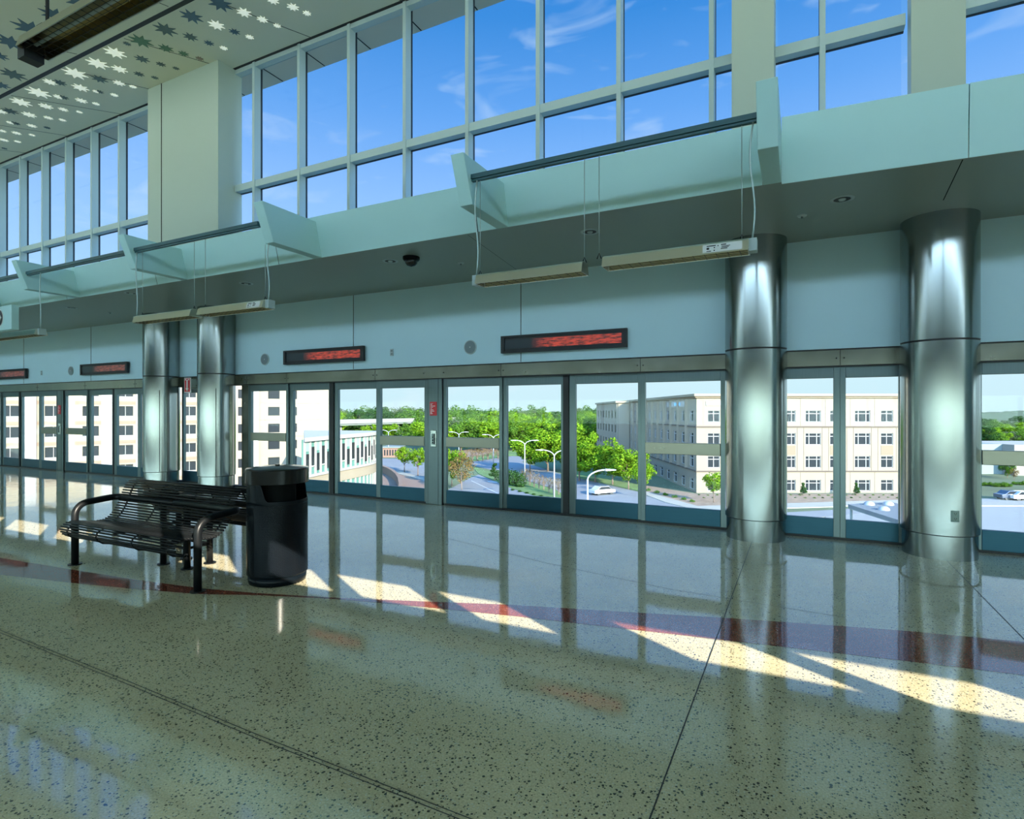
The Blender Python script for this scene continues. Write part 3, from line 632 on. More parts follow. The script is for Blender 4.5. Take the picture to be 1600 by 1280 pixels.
for side in (0, 1):
    fy = (lambda y: y) if side == 0 else (lambda y: 2*YM-y)
    seat, back = MB(), MB()
    for y, z in rods:
        (back if (y > 3.40) else seat).tube([(bx0,fy(y),z),(bx1,fy(y),z)], .0092, 6)
    seat.build('seat', 'bench_paint', e); back.build('backrest', 'bench_paint', e)
    pan = MB(); zz = [(3.07,.440),(3.12,.442),(3.20,.425),(3.30,.408),(3.38,.408)]
    for (a, b), (c, d) in zip(zz, zz[1:]): pan.add([(bx0,fy(a),b),(bx1,fy(a),b),(bx1,fy(c),d),(bx0,fy(c),d)], [(0,1,2,3)])
    pan.build('seat_pan', 'bench_paint', e)
    for x in (bx0+.12, bx0+.62, bx1-.62, bx1-.12):
        MB().tube([(x,fy(y+.012 if y > 3.4 else y+.004),z-.012) for y, z in prof], .008, 6).build('rib', 'bench_paint', e)
    for x in (-6.55, -4.62):                       # leg, arm and the bar behind the back
        pts = [(x,fy(3.15),0),(x,fy(3.15),.50)]
        for i in range(1, 9): a = math.pi/2*i/8; pts.append((x, fy(3.15+.13*(1-math.cos(a))), .50+.12*math.sin(a)))
        pts += [(x,fy(3.44),.632)]
        s = 1 if x < -5 else -1
        for i in range(1, 7): a = math.pi/2*i/6; pts.append((x+s*.09*(1-math.cos(a)), fy(3.48+.09*math.sin(a)), .636))
        pts.append((-5.585, fy(3.57), .636))
        MB().tube(pts, .033, 14).build('arm_tube', 'bench_paint', e)
        MB().disc((x,fy(3.15),0), .062, 20, 0, .010, 'z').build('foot_plate', 'bench_paint', e)
for x in (-5.76, -5.38):
    for y in (3.56, 3.80):
        MB().tube([(x,y,.0),(x,y,.62)], .030, 12).build('centre_leg', 'bench_paint', e); MB().disc((x,y,0), .058, 20, 0, .010, 'z').build('foot_plate', 'bench_paint', e)
m = MB()
for y in (3.56, 3.80): m.tube([(-5.76,y,.20),(-5.38,y,.20)], .014, 8)
for x in (-5.76, -5.38): m.tube([(x,3.56,.20),(x,3.80,.20)], .014, 8); m.tube([(x,3.10,.40),(x,4.26,.40)], .016, 8)
m.build('cross_bar', 'bench_paint', e)
# ================================================================== bin
bx, by, R = -4.285, 3.70, .262
e = empty('litter_bin', (bx, by, 0)); tag(e, 'tall black round litter bin with domed lid and side opening', 'bin')
def binlathe(prof, nm, mt, a0=0, a1=2*math.pi, bev=0):
    o = MB().lathe(prof, (0,0,0), 96, a0, a1).build(nm, mt); o.parent = e; return o
binlathe([(0,0.004),(R*.93,0.004),(R*.955,.03),(R*.955,.075),(R*.90,.08)], 'base', 'black_paint')
binlathe([(R*.93,.075),(R,.085),(R,.095)], 'base_flange', 'black_paint'); binlathe([(R,.095),(R,.72)], 'perforated_body', 'perforated_black')
# top of the body: the wall sweeps round, cut away by the mouth on the right-hand front
oa = math.radians(0)
vs, fs = [], []; n = 96; rows_ = 8
for j in range(rows_+1):
    for i in range(n):
        a = 2*math.pi*i/n; dlt = abs((a-oa+math.pi) % (2*math.pi)-math.pi)
        k = max(0, min(1, (math.radians(76)-dlt)/math.radians(16))); k = k*k*(3-2*k)
        zt = .92-(.92-.755)*k
        z = .72+(zt-.72)*j/rows_; r = R-.0*j; vs.append((r*math.cos(a), r*math.sin(a), z))
for j in range(rows_):
    for i in range(n): fs.append((j*n+i, j*n+(i+1) % n, (j+1)*n+(i+1) % n, (j+1)*n+i))
m = MB().add(vs, fs, True); o = m.build('collar', 'black_paint'); o.parent = e
sd = o.modifiers.new('wall', 'SOLIDIFY'); sd.thickness = .008
binlathe([(R*.62,.70),(R*.60,.96)], 'inner_drum', 'gap'); binlathe([(R-.01,.745),(R*.60,.70)], 'mouth_ledge', 'gap')
o = MB().lathe([(R*.9,.90),(R*1.03,.902)], (0,0,0), 96).lathe([(R*1.035,.905),(R*1.035,1.025)], (0,0,0), 96).lathe([(R*1.035,1.025),(R*1.02,1.034)], (0,0,0), 96).lathe([(R*1.02,1.034),(R*.7,1.046),(.03,1.056),(0,1.056)], (0,0,0), 96).build('lid', 'black_lid'); o.parent = e
m = MB(); m.disc((0,0,1.06), .02, 16, 1.05, 1.066, 'z'); o = m.build('lid_knob', 'black_lid'); o.parent = e
#OUTSIDE
# ================================================================== outside
GZ = -12.2
def VW(xc, zc): return (xc*CA-zc*SA, xc*SA+zc*CA)      # metres right of / ahead of the viewer -> world
def gp(px, py): return Wc(px, py, GZ)
def at_px(px, zc): return VW((px-800)/F*zc, zc)
def zof(py, zc): return EYE+(HOR-py)/F*zc
gr = box(-3000, 3000, 14, 6000, GZ-1, GZ).build('ground', 'earth'); struct(gr)
g2 = box(-400, 400, -600, -12, GZ-1, GZ).build('ground', 'earth'); struct(g2)
def patch(name, mt, pts, lift, th=.12):
    o = MB().prism([gp(*p) for p in pts], (GZ-.05, GZ+lift), 'z').build(name, mt); return struct(o)
patch('road', 'asphalt', [(560,900),(640,800),(700,766),(733,748),(748,742),(800,764),(880,790),(960,850),(960,1000),(560,1000)], .05)
patch('road', 'asphalt', [(728,723),(800,713),(835,715),(815,722),(880,742),(1010,772),(1100,800),(1400,880),(1300,960),(1000,830),(900,786),(868,765),(790,740),(745,729)], .04)
patch('road', 'asphalt', [(560,716),(670,718),(700,727),(690,760),(660,752),(625,740),(590,733),(540,730)], .04)
patch('lawn', 'grass', [(738,730),(790,744),(868,766),(900,786),(880,790),(800,764),(748,741)], .10)
patch('lawn', 'grass', [(776,706),(815,704),(835,714),(800,712),(730,722),(728,716)], .09)
patch('lawn', 'grass', [(905,733),(1010,762),(1010,770),(880,742)], .09)
patch('planting_bed', 'mulch', [(700,706),(775,699),(778,706),(728,716),(700,716)], .12)
patch('planting_bed', 'mulch', [(1000,758),(1088,772.5),(1412,772.5),(1412,782),(1090,792),(1040,778),(1000,766)], .10)
patch('paved_walk', 'pavement', [(1000,766),(1040,778),(1090,792),(1412,782),(1412,787),(1300,793),(1228,795),(1100,801),(1040,786),(1000,771)], .12)
patch('paved_walk', 'brick', [(590,733),(625,741),(662,753),(690,762),(700,800),(600,850),(560,800)], .07)
patch('paved_walk', 'pavement', [(590,729),(625,737),(662,748),(664,752),(625,742),(590,734)], .14)
patch('road', 'concrete_light', [(1290,806),(1400,793),(1500,780),(1700,778),(1800,900),(1300,900)], .05)
patch('road', 'asphalt', [(1200,803),(1310,797),(1400,790),(1400,796),(1320,806),(1200,815)], .07)
patch('paved_walk', 'kerb', [(1500,786),(1700,786),(1700,792),(1500,792)], .2)
patch('road_marking', 'road_paint', [(760,752),(776,753),(778,755),(764,754)], .07)
patch('road_marking', 'road_paint', [(736,752),(737,751.5),(780,772),(779,773)], .07)
patch('road', 'asphalt', [(1500,690),(1600,690),(1700,692),(1700,712),(1520,712)], .05)
# ---- trees
def crown_mesh(name, seed, n, shape, mt, leaf=.03, trunk=.2, sparse=0, stems=1):
    rs = random.Random(seed); m = MB(); blobs = []
    nb = 26 if not sparse else 40
    for i in range(nb):
        while 1:
            x, y, z = rs.uniform(-1,1), rs.uniform(-1,1), rs.uniform(-1,1)
            if x*x+y*y+z*z < 1: break
        if shape == 'round': p = Vector((x*.33, y*.33, trunk+.10+(z+1)/2*(.86-trunk))); r = rs.uniform(.08,.16)
        elif shape == 'cone': h = rs.random()**.8; w = .24*(1-h)+.02; p = Vector((x*w, y*w, .06+h*.86)); r = .05+.07*(1-h)
        elif shape == 'bush': p = Vector((x*.42, y*.42, .30+z*.28)); r = rs.uniform(.14,.24)
        else: p = Vector((x*.30*(1-.3*abs(z)), y*.30*(1-.3*abs(z)), trunk+.12+(z+1)/2*(.82-trunk))); r = rs.uniform(.05,.12)
        blobs.append((p, r))
    for i in range(n):
        p, r = blobs[rs.randrange(nb)]
        d = Vector((rs.gauss(0,1), rs.gauss(0,1), rs.gauss(0,1))).normalized()
        q = p+d*r*rs.uniform(.65, 1.05); q.z = max(q.z, .03)
        a = Vector((rs.gauss(0,1), rs.gauss(0,1), rs.gauss(0,.6))).normalized(); b = a.cross(d+Vector((.01,.02,.03))).normalized()
        l = leaf*rs.uniform(.6,1.3)
        m.add([q+a*l, q+b*l*.7, q-a*l, q-b*l*.7], [(0,1,2,3)])
    me_leaf = m
    w = MB()
    for s in range(stems):
        ox, oy = (0, 0) if stems == 1 else (rs.uniform(-.05,.05), rs.uniform(-.05,.05))
        w.tube([(ox*.3,oy*.3,-.03),(ox,oy,trunk),(ox*2,oy*2,trunk+.45)], .020 if stems == 1 else .008, 6, True, .006)
        for i in range(9 if stems == 1 else 4):
            p, r = blobs[rs.randrange(nb)]; z0 = trunk+rs.uniform(-.02,.25)
            w.tube([(ox,oy,z0), (Vector((ox,oy,z0)).lerp(p,.5)+Vector((0,0,-.02))), p], .008 if stems == 1 else .004, 5, True, .002)
    return me_leaf, w, mt
protos = {}
def proto(key, *a, **k):
    ml, w, mt = crown_mesh(key, *a, **k)
    f = ml.build('foliage', mt); t_ = w.build('trunk', 'bark' if k.get('stems', 1) == 1 else 'twig')
    protos[key] = (f.data, t_.data); bpy.data.objects.remove(f); bpy.data.objects.remove(t_)
proto('bright', 1, 5200, 'round', 'leaf_bright', leaf=.021, trunk=.16)
proto('bright2', 2, 5200, 'round', 'leaf_bright', leaf=.022, trunk=.14)
proto('mid', 3, 4600, 'round', 'leaf_mid', leaf=.022, trunk=.08)
proto('dark', 4, 4200, 'round', 'leaf_dark', leaf=.022, trunk=.06)
proto('grey', 5, 2600, 'open', 'leaf_grey', leaf=.018, trunk=.12, sparse=1)
proto('young', 6, 2600, 'open', 'leaf_bright', leaf=.022, trunk=.24, sparse=1)
proto('rust', 7, 2300, 'open', 'leaf_rust', leaf=.017, trunk=.14, sparse=1, stems=2)
proto('cone', 8, 2600, 'cone', 'leaf_dark', leaf=.025, trunk=.04)
proto('bare', 9, 420, 'open', 'leaf_rust', leaf=.018, trunk=.14, sparse=1, stems=7)
proto('bush', 10, 1500, 'bush', 'leaf_mid', leaf=.04, trunk=.02)
proto('duskbush', 11, 1500, 'bush', 'leaf_dark', leaf=.04, trunk=.02)
def plant(px, zc, h, kind, label, group=None, wd=1.0, cat='tree', name='tree', z0=None):
    x, y = at_px(px, zc); e = empty(name, (x, y, GZ if z0 is None else z0), rnd(0, 6.28), False); e.scale = (h*wd, h*wd, h); tag(e, label, cat, group)
    f, t_ = protos[kind]
    for nm, d_ in (('foliage', f), ('trunk', t_)):
        o = bpy.data.objects.new(nm, d_); col.objects.link(o); o.parent = e
    return e
def tree(px, base, topy, kind, label, group=None, wd=1.0, **k):
    zc = (EYE-GZ)*F/(base-HOR); h = (base-topy)/F*zc
    return plant(px, zc, h, kind, label, group, wd, **k)
Gm = 'trees along the streets'
ORD = ['leftmost','second from the left','third from the left','fourth from the left','fifth from the left','sixth from the left','seventh from the left','eighth from the left','ninth from the left','tenth from the left']
for a in ((632,738,694,'young','young green tree nearest the round terrace, left of the centre post',1.0),(653,744,696,'young','young green tree second from the terrace, just left of the centre post',1.0),
    (706,760,696,'bright','bright green tree behind the rusty tree, right of the centre post',1.0),(722,766,705,'rust','rusty brown young tree right of the centre post',1.15),
    (828,738,676,'bright','bright green tree behind the double street lamp, left one of three',1.3),(856,737,654,'bright2','tall bright green tree, middle of three behind the double street lamps',1.15),(884,738,664,'bright','bright green tree left of the dark door gap, right one of three',1.2),
    (905,752,662,'bright2','bright green tree just right of the dark door gap',.95),(930,754,688,'bright','bright green tree second right of the dark door gap',1.3),(957,758,686,'bright2','bright green tree third right of the dark door gap, before the office block',1.25),(982,765,692,'bright','bright green tree partly behind the door stile left of the office block',1.15),(1006,778,716,'young','young green tree closest to the shaded side of the office block',.9),
    (735,690,634,'mid','dense green tree rising highest beside the centre post',1.1),(762,697,652,'bright','yellow green tree in the upper right pane beside the centre post',1.2),(780,695,648,'mid','green tree behind the door stile above the double lamps',1.1),(803,697,646,'bright2','yellow green tree above the double street lamp',1.3),
    (612,693,660,'bright','bright green roadside tree below the bridge, left',1.3),(637,694,661,'mid','green roadside tree below the bridge, centre',1.3),(660,697,662,'bright2','bright green roadside tree below the bridge, right',1.3),
    (577,692,661,'bright','bright green tree over the curved glass building',1.2),(552,690,664,'mid','olive green tree over the curved glass building, left of the bright one',1.3),(530,690,667,'mid','low olive tree beside the hotel edge',1.2),
    (1115,786,733,'young','leafy young tree at the corner of the beige office block',1.0),
    (1553,722,697,'mid','small green tree beside the dark car park at the right edge',.9),(1574,747,713,'mid','green tree left of the grey building at the right edge',.8),(1585,750,730,'rust','small rusty tree beside the grey building at the right edge',1.0),
    (1541,700,664,'dark','large dark tree in the rightmost pane',1.2),(1566,698,672,'bright','light green tree in the rightmost pane',1.3),(1592,694,668,'mid','green tree beside the flat white roof at the right edge',1.2)):
    tree(a[0], a[1], a[2], a[3], a[4], Gm, a[5])
for a in ((773,751,722,'cone','dark conical evergreen left of the double street lamp',1.5),(796,757,723,'duskbush','rounded dark evergreen beside the double street lamp, left',1.0),(810,761,727,'duskbush','rounded dark evergreen beside the double street lamp, right',.9),
    (1255,775,753,'cone','small conical evergreen before the office block, left of the door stile',1.3),(1338,775,753,'cone','small conical evergreen before the office block, right of the door stile',1.2)):
    tree(a[0], a[1], a[2], a[3], a[4], 'evergreens in the beds', a[5], cat='shrub', name='evergreen_shrub')
for i in range(9):
    px = 820+i*7.5; tree(px, 757+i*2.6+rnd(-1,1), 727+i*2.6+rnd(-3,3), 'bare', ORD[i]+' of the bare twiggy shrubs in the median by the lamps', 'bare shrubs in the median', 1.0, cat='shrub', name='bare_shrub')
for i in range(7):
    px = 738+i*8; tree(px, 722+rnd(-1,1)-i*.8, 699+rnd(-2,2), 'bare', ORD[i]+' of the bare shrubs along the back road', 'bare shrubs by the back road', 1.3, cat='shrub', name='bare_shrub')
for i in range(10):
    tree(790+i*11, 764.5+i*2.4, 760+i*2.4, 'duskbush', ORD[i]+' of the low hedge plants on the grass median', 'low hedge plants on the median', 1.5, cat='shrub', name='hedge_plant')
for i in range(44):
    px = 1092+i*7.2; r_ = i % 2
    if 1130 < px < 1228 or 1303 < px < 1321: continue
    tree(px+rnd(-1,1), 775+r_*4+rnd(-.5,.5), 771.2+r_*4+rnd(-.6,.4), 'bush' if i % 3 else 'duskbush', 'small '+('round green' if i % 3 else 'dark')+' shrub, '+('front' if r_ else 'back')+' row of the mulch bed '+('at the office corner' if px < 1130 else 'left of the door stile' if px < 1304 else 'right of the door stile'), 'small shrubs in the mulch bed', 1.1, cat='shrub', name='small_shrub')
for i in range(7): tree(1536+i*10, 757+rnd(0,4), 750+rnd(-2,2), 'bush', ORD[i]+' of the low shrubs before the grey building', 'low shrubs at the right edge', 1.3, cat='shrub', name='small_shrub')
for i in range(6): tree(1012+i*14, 768+i*3.5, 760+i*3.5, 'bush', ORD[i]+' of the low shrubs along the shaded office wall', 'low shrubs by the shaded wall', 1.2, cat='shrub', name='small_shrub')
rs = random.Random(5)
for zc, h, kinds, p0, p1, st in ((430,16.6,('grey','mid','mid'),500,1020,22),(360,15.6,('mid','dark','grey'),510,1000,22),(290,14.2,('mid','bright','dark'),515,960,25),(235,12.6,('mid','bright2','grey'),668,960,24),(200,11.2,('bright','mid','bright2'),672,960,25)):
    px = p0
    while px < p1:
        plant(px+rs.uniform(-5,5), zc*rs.uniform(.95,1.05), h*rs.uniform(.9,1.12), kd := rs.choice(kinds), {'grey': 'pale grey-green', 'mid': 'mid green', 'dark': 'dark green', 'bright': 'bright yellow-green', 'bright2': 'bright yellow-green'}[kd]+' tree of the '+('skyline' if zc > 350 else 'middle' if zc > 260 else 'nearer')+' wood in the pane '+('above the curved glass building' if px < 592 else 'left of the centre post' if px < 680 else 'right of the centre post' if px < 786 else 'left of the dark door gap' if px < 887 else 'right of the dark door gap'), 'trees of the far wood', 1.4); px += st
for zc, h, n in ((420,10,6),(330,9.5,5),(270,8,5),(225,7,4)):
    for i in range(n): plant(1528+i*90/n+rs.uniform(-4,4), zc*rs.uniform(.95,1.05), h*rs.uniform(.8,1.1), kd := rs.choice(('mid','dark','bright','grey')), {'grey': 'pale grey-green', 'mid': 'mid green', 'dark': 'dark green', 'bright': 'bright green'}[kd]+(' distant' if zc > 300 else ' nearer')+' tree in the wood of the rightmost pane', 'trees of the right hand wood', 1.6)
# distant wooded ridge
m = MB(); rs = random.Random(3)
for zc, h0 in ((1500, 12.6), (900, 11)):
    n = 260; vs = []
    for i in range(n+1):
        px = 380+1320*i/n; x, y = at_px(px, zc); x2, y2 = at_px(px, zc*1.35)
        h = GZ+h0+ (2.4 if zc > 1000 else 1.5)*(math.sin(i*.11)+.6*math.sin(i*.37+1)+rs.uniform(-.5,.5))
        vs += [(x, y, GZ), (x, y, h), (x2, y2, GZ)]
    m.add(vs, [(3*i, 3*i+3, 3*i+4, 3*i+1) for i in range(n)]+[(3*i+1, 3*i+4, 3*i+5, 3*i+2) for i in range(n)])
tag(m.build('wooded_ridge', 'far_green'), 'dark wooded ridge along the horizon', 'forest', kind='stuff')
# ---- street lamps
def street_lamp(px, topy, label, arms=2, h=8.2, rot=0, hh=None):
    zc = (EYE-(GZ+h))*F/(topy-HOR); x, y = at_px(px, zc)
    e = empty('street_lamp', (x, y, GZ), YAW+rot, False); tag(e, label, 'street lamp', 'white street lamps')
    o = MB().tube([(0,0,0),(0,0,h-.9)], .13, 8, True, .09).build('pole', 'lamp_white'); o.parent = e
    o = MB().tube([(0,0,0),(0,0,.5)], .24, 8).build('base', 'lamp_white'); o.parent = e
    for s in ((-1, 1) if arms == 2 else (1,)):
        pts = [(0,0,h-1.0)]+[(s*1.8*(1-math.cos(math.pi/2*i/7)), 0, h-1.0+.98*math.sin(math.pi/2*i/7)) for i in range(1,8)]
        o = MB().tube(pts, .085, 6).build('arm', 'lamp_white'); o.parent = e
        o = MB().prism([(s*1.7,h-.13),(s*2.7,h-.06),(s*2.7,h+.02),(s*1.7,h+.09)], (-.17,.17), 'y').build('lamp_head', 'lamp_white'); o.parent = e
for a in ((820,688,'white double street lamp left of the two in front of the green trees',2),(866,703,'white double street lamp nearest, with two curved arms beside the dark door gap',2),(918,734,'white street lamp with one arm bending right, lowest in view',1),
    (717,675,'white double street lamp in the upper pane right of the centre post, left',2),(753,666,'white double street lamp in the upper pane right of the centre post, middle',2),(771,679,'white double street lamp standing behind the push rail and door stile',2),(819,661,'small far street lamp above the left double lamp',2),(877,657,'tiny far street lamp near the top of the trees',2),(607,672,'white double street lamp left of the centre post over the terrace',2)):
    street_lamp(*a)
# ---- bridge
bp0, bp1 = at_px(400, 205), at_px(770, 370)
ang = math.atan2(bp1[1]-bp0[1], bp1[0]-bp0[0]); L = math.hypot(bp1[0]-bp0[0], bp1[1]-bp0[1])
e = empty('road_bridge', (bp0[0], bp0[1], GZ), ang, False); tag(e, 'long white road bridge in front of the far wood', 'bridge')
o = MB().box(0, L, 0, 9, 9.5-1.9, 9.5-.95).build('deck', 'concrete_dark'); o.parent = e
o = MB().box(0, L, -.5, -.1, 9.5-1.15, 9.5+.8).build('parapet', 'concrete_light'); o.parent = e
for i in range(9): o = MB().box(i*L/9+4, i*L/9+5.4, 2, 7, 0, 7.7).build('pier', 'concrete_light'); o.parent = e
# ---- facade builder: local x along the wall, local y into the building, local z up from the ground
def facade(e, cols, rows, x0, x1, z0, z1, wall, frame, axis=0, lites=True, name='wall', depth=.30, spandrel=None):
    """cols: list of (centre, width); rows: list of (bottom, top). axis 0: front wall (y=0 plane); axis 1: the wall along local y at x=0, facing -x"""
    def bx(m, a, b, c, d, za, zb):
        return m.box(a, b, c, d, za, zb) if axis == 0 else m.box(c, d, a, b, za, zb)
    m = MB(); cols = sorted(cols); edge = x0
    for c, w in cols: bx(m, edge, c-w/2, 0, depth, z0, z1); edge = c+w/2
    bx(m, edge, x1, 0, depth, z0, z1)
    for c, w in cols:
        zz = z0
        for a, b in sorted(rows): bx(m, c-w/2, c+w/2, 0, depth, zz, a); zz = b
        bx(m, c-w/2, c+w/2, 0, depth, zz, z1)
    m.build(name, wall, e)
    for c, w in cols:
        for a, b in rows:
            g = MB(); bx(g, c-w/2, c+w/2, depth*.55, depth*.7, a, b); go = g.build('window', 'office_glass', e)
            if lites:
                f = MB(); t_ = .09; bx(f, c-w/2, c-w/2+t_, depth*.35, depth*.55, a, b); bx(f, c+w/2-t_, c+w/2, depth*.35, depth*.55, a, b)
                bx(f, c-w/2, c+w/2, depth*.35, depth*.55, a, a+t_); bx(f, c-w/2, c+w/2, depth*.35, depth*.55, b-t_, b)
                bx(f, c-w/2, c+w/2, depth*.35, depth*.55, b-.62, b-.52)
                if w > 2.2: bx(f, c-w/4-.05, c-w/4+.05, depth*.35, depth*.55, a, b); bx(f, c+w/4-.05, c+w/4+.05, depth*.35, depth*.55, a, b)
                else: bx(f, c-.05, c+.05, depth*.35, depth*.55, a, b)
                f.build('window_frame', frame, go)
def local_empty(name, xc, zc, ang, label, cat, group=None):
    x, y = VW(xc, zc); e = empty(name, (x, y, GZ), ang, False); return tag(e, label, cat, group)
# beige office block
e = local_empty('office_building', 31.1, 96, YAW, 'beige four storey office block with a shaded left side', 'building')
rows = [(.35,2.25),(4.25,6.25),(8.12,10.12),(11.95,13.95)]
cols = [(2.9,2.05),(7.1,2.05),(11.3,2.6),(15.4,2.6),(19.65,2.6),(23.8,2.6),(27.97,2.6),(32.1,2.05),(36.3,2.6),(40.4,2.05)]
H_ = 16.3
facade(e, cols, rows, 0, 43.4, 0, H_, 'stucco', 'frame_white', 0)
facade(e, [(2.6+4.95*k, 2.3) for k in range(14)], rows, .3, 94, 0, H_, 'stucco', 'frame_white', 1, name='side_wall')
o = MB().box(.4, 43.3, .4, 94, 0, H_-.6).build('core', 'concrete_dark', e)
MB().box(43.1, 43.4, .3, 94, 0, H_).build('side_wall', 'stucco', e); MB().box(.3, 43.1, 93.7, 94, 0, H_).build('rear_wall', 'stucco', e)
m = MB(); m.box(-.55, 43.95, -.55, 94.5, H_, H_+.42); m.build('cornice', 'cornice', e)
m = MB(); m.box(-.3, 43.7, -.3, 94.3, H_-.28, H_); m.build('cornice_soffit', 'stucco_tan', e)
for z in (3.55, 11.05): 
    m = MB(); m.box(-.12, 43.5, -.12, 0, z, z+.22); m.box(-.12, 0, 0, 94, z, z+.22); m.build('string_course', 'stucco_joint', e)
m = MB()
for c, w in cols[3::2]: m.box(c-w/2, c+w/2, -.03, .0, 6.45, 8.0)
m.build('spandrel_panel', 'stucco_tan', e)
m = MB()
for a, b in zip(cols, cols[1:]):
    x = (a[0]+b[0])/2; 
    for s in (-.55, .55): m.box(x+s-.03, x+s+.03, -.02, .0, 3.8, 11.0)
    m.box(x-.02, x+.02, -.02, 0, 0, 3.5); m.box(x-.02, x+.02, -.02, 0, 11.3, 15.9)
m.build('wall_joint', 'stucco_joint', e)
m = MB()
for k in range(14): m.box(-.5, 0, 4.9+4.95*k, 5.2+4.95*k, 3.8, 15.9)
m.build('pilaster', 'stucco', e)
o = box(1.6, 4.4, -.12, -.0, 14.75, 15.5).build('sign_panel', 'frame_white', e)
o2 = MB(); [o2.box(1.8, 2.7, -.16, -.12, z, z+.12) for z in (14.9, 15.1, 15.3)]; o2.build('sign_bars', 'sign_blue', o)
o = box(-.12, 0, 6, 18, 14.6, 15.6).build('sign_panel', 'frame_white', e)
o2 = MB(); [o2.box(-.16, -.12, y, y+.7, 14.85, 15.35) for y in (9.0, 10.0, 11.0, 12.0)]; o2.build('sign_letters', 'sign_blue', o)
# far wing of the same style further down the street
e = local_empty('office_building', 27.6, 150, YAW, 'second beige office block further along the street, left of the first', 'building')
facade(e, [(2.4+4.95*k, 2.3) for k in range(7)], [(.35,2.25),(4.25,6.25),(8.12,10.12),(11.95,13.95)], .3, 36, 0, 16.0, 'stucco', 'frame_white', 1, name='side_wall', lites=False)
MB().box(.35, 3.3, .02, 36, 0, 15.9).build('core', 'stucco', e); MB().box(-.4, 3.4, -.4, 36.4, 16.0, 16.5).build('cornice', 'cornice', e)
# hotel: wall plane runs from behind the left pane to px 514
d = Vector((-1.264, -1)).normalized()
def hotel_u(px):           # distance along the wall from its right end
    r = (px-800)/F; # (-34.7+d.x*u)/(108+d.y*u)=r
    return (-34.7-r*108)/(r*d.y-d.x)
ang = math.atan2(1, 1.264)+YAW
hL = 62
xc0, zc0 = -34.7+d.x*hL, 108+d.y*hL
e = local_empty('hotel_building', xc0, zc0, ang, 'cream hotel with stacked windows filling the left panes', 'building')
def hu(px): return hL-hotel_u(px)
wins = [(-40,-14),(1,30),(70,97),(129,154.5),(184,208),(235,252),(286,306),(329,345),(372,386),(419,437),(447,464)]
cols = [((hu(a)+hu(b))/2, abs(hu(b)-hu(a))) for a, b in wins]
zr = lambda py, px=195: (HOR-py)/F*(108+d.y*hotel_u(px))+EYE-GZ
rows = [(13.0-3.0*k, 14.55-3.0*k) for k in range(-2, 5)]
HT = 24
facade(e, cols, rows, 0, hL, 0, HT, 'hotel_cream', 'frame_white', 0, lites=False, depth=.35)
MB().box(0, hL, .36, 18, 0, HT).build('core', 'hotel_cream', e)
m = MB()
for a, b in ((35,57),(158,180),(212,222),(310,325),(388,403)): m.box(hu(a), hu(b), -.45, 0, 0, HT)
m.build('wall_rib', 'hotel_white', e)
m = MB()
for (c, w) in cols[:8]:
    for a, b in rows: m.box(c-w/2-.9, c+w/2+.35, -.05, 0, b+.25, b+.75)
m.build('band_panel', 'hotel_peach', e)
m = MB()
for (c, w) in cols[:8]:
    for a, b in rows: m.box(c-.03, c+.03, .12, .19, a, b); m.box(c-w/2, c+w/2, .12, .19, a, a+.06)
m.build('window_bar', 'frame_white', e)
m = MB()
for z in (12.2, 9.2, 15.2): m.box(hu(404), hL, -.012, 0, z, z+.035)
m.build('wall_joint', 'stucco_joint', e)
# low curved glass building
P_ = [(-24.25,66),(-24.0,67.5),(-23.3,71.5),(-22.3,76),(-21.3,80),(-20.7,84),(-20.9,87.5),(-22.2,90)]
W_ = [Vector(VW(*p)) for p in P_]
# smooth resample
seg = []; 
for i in range(len(W_)-1):
    p0, p1, p2, p3 = W_[max(i-1,0)], W_[i], W_[i+1], W_[min(i+2,len(W_)-1)]
    for k in range(6):
        t_ = k/6; seg.append(.5*((2*p1)+(-p0+p2)*t_+(2*p0-5*p1+4*p2-p3)*t_*t_+(-p0+3*p1-3*p2+p3)*t_**3))
seg.append(W_[-1])
bk = [Vector(VW(-34, 93))]
e = empty('curved_building', (seg[12].x, seg[12].y, GZ)); tag(e, 'low curved building with tall green glass strips beside the hotel', 'building')
def ring(z0, z1, off, mt, nm, par=None, pts=seg):
    out = []
    for i, p in enumerate(pts):
        a, b = pts[max(i-1,0)], pts[min(i+1,len(pts)-1)]; t_ = (b-a).normalized(); out.append(p+Vector((t_.y,-t_.x))*off)
    poly = [(p.x, p.y) for p in out]+[(p.x, p.y) for p in bk]
    return MB().prism(poly, (z0, z1), 'z').build(nm, mt, par if par is not None else e)
ring(-2.0, -1.5, .25, 'hotel_white', 'parapet'); ring(-6.0, -1.75, -.15, 'teal_glass', 'glazing'); ring(-7.6, -6.0, .05, 'hotel_cream', 'floor_band')
ring(-6.25, -5.95, .22, 'hotel_white', 'ledge'); ring(-11, -7.6, -.15, 'teal_glass', 'lower_glazing'); ring(GZ, -11, .05, 'hotel_cream', 'plinth')
mw, mp_, ml_ = MB(), MB(), MB()
L = [0]
for a, b in zip(seg, seg[1:]): L.append(L[-1]+(b-a).length)
s_ = .4; k = 0
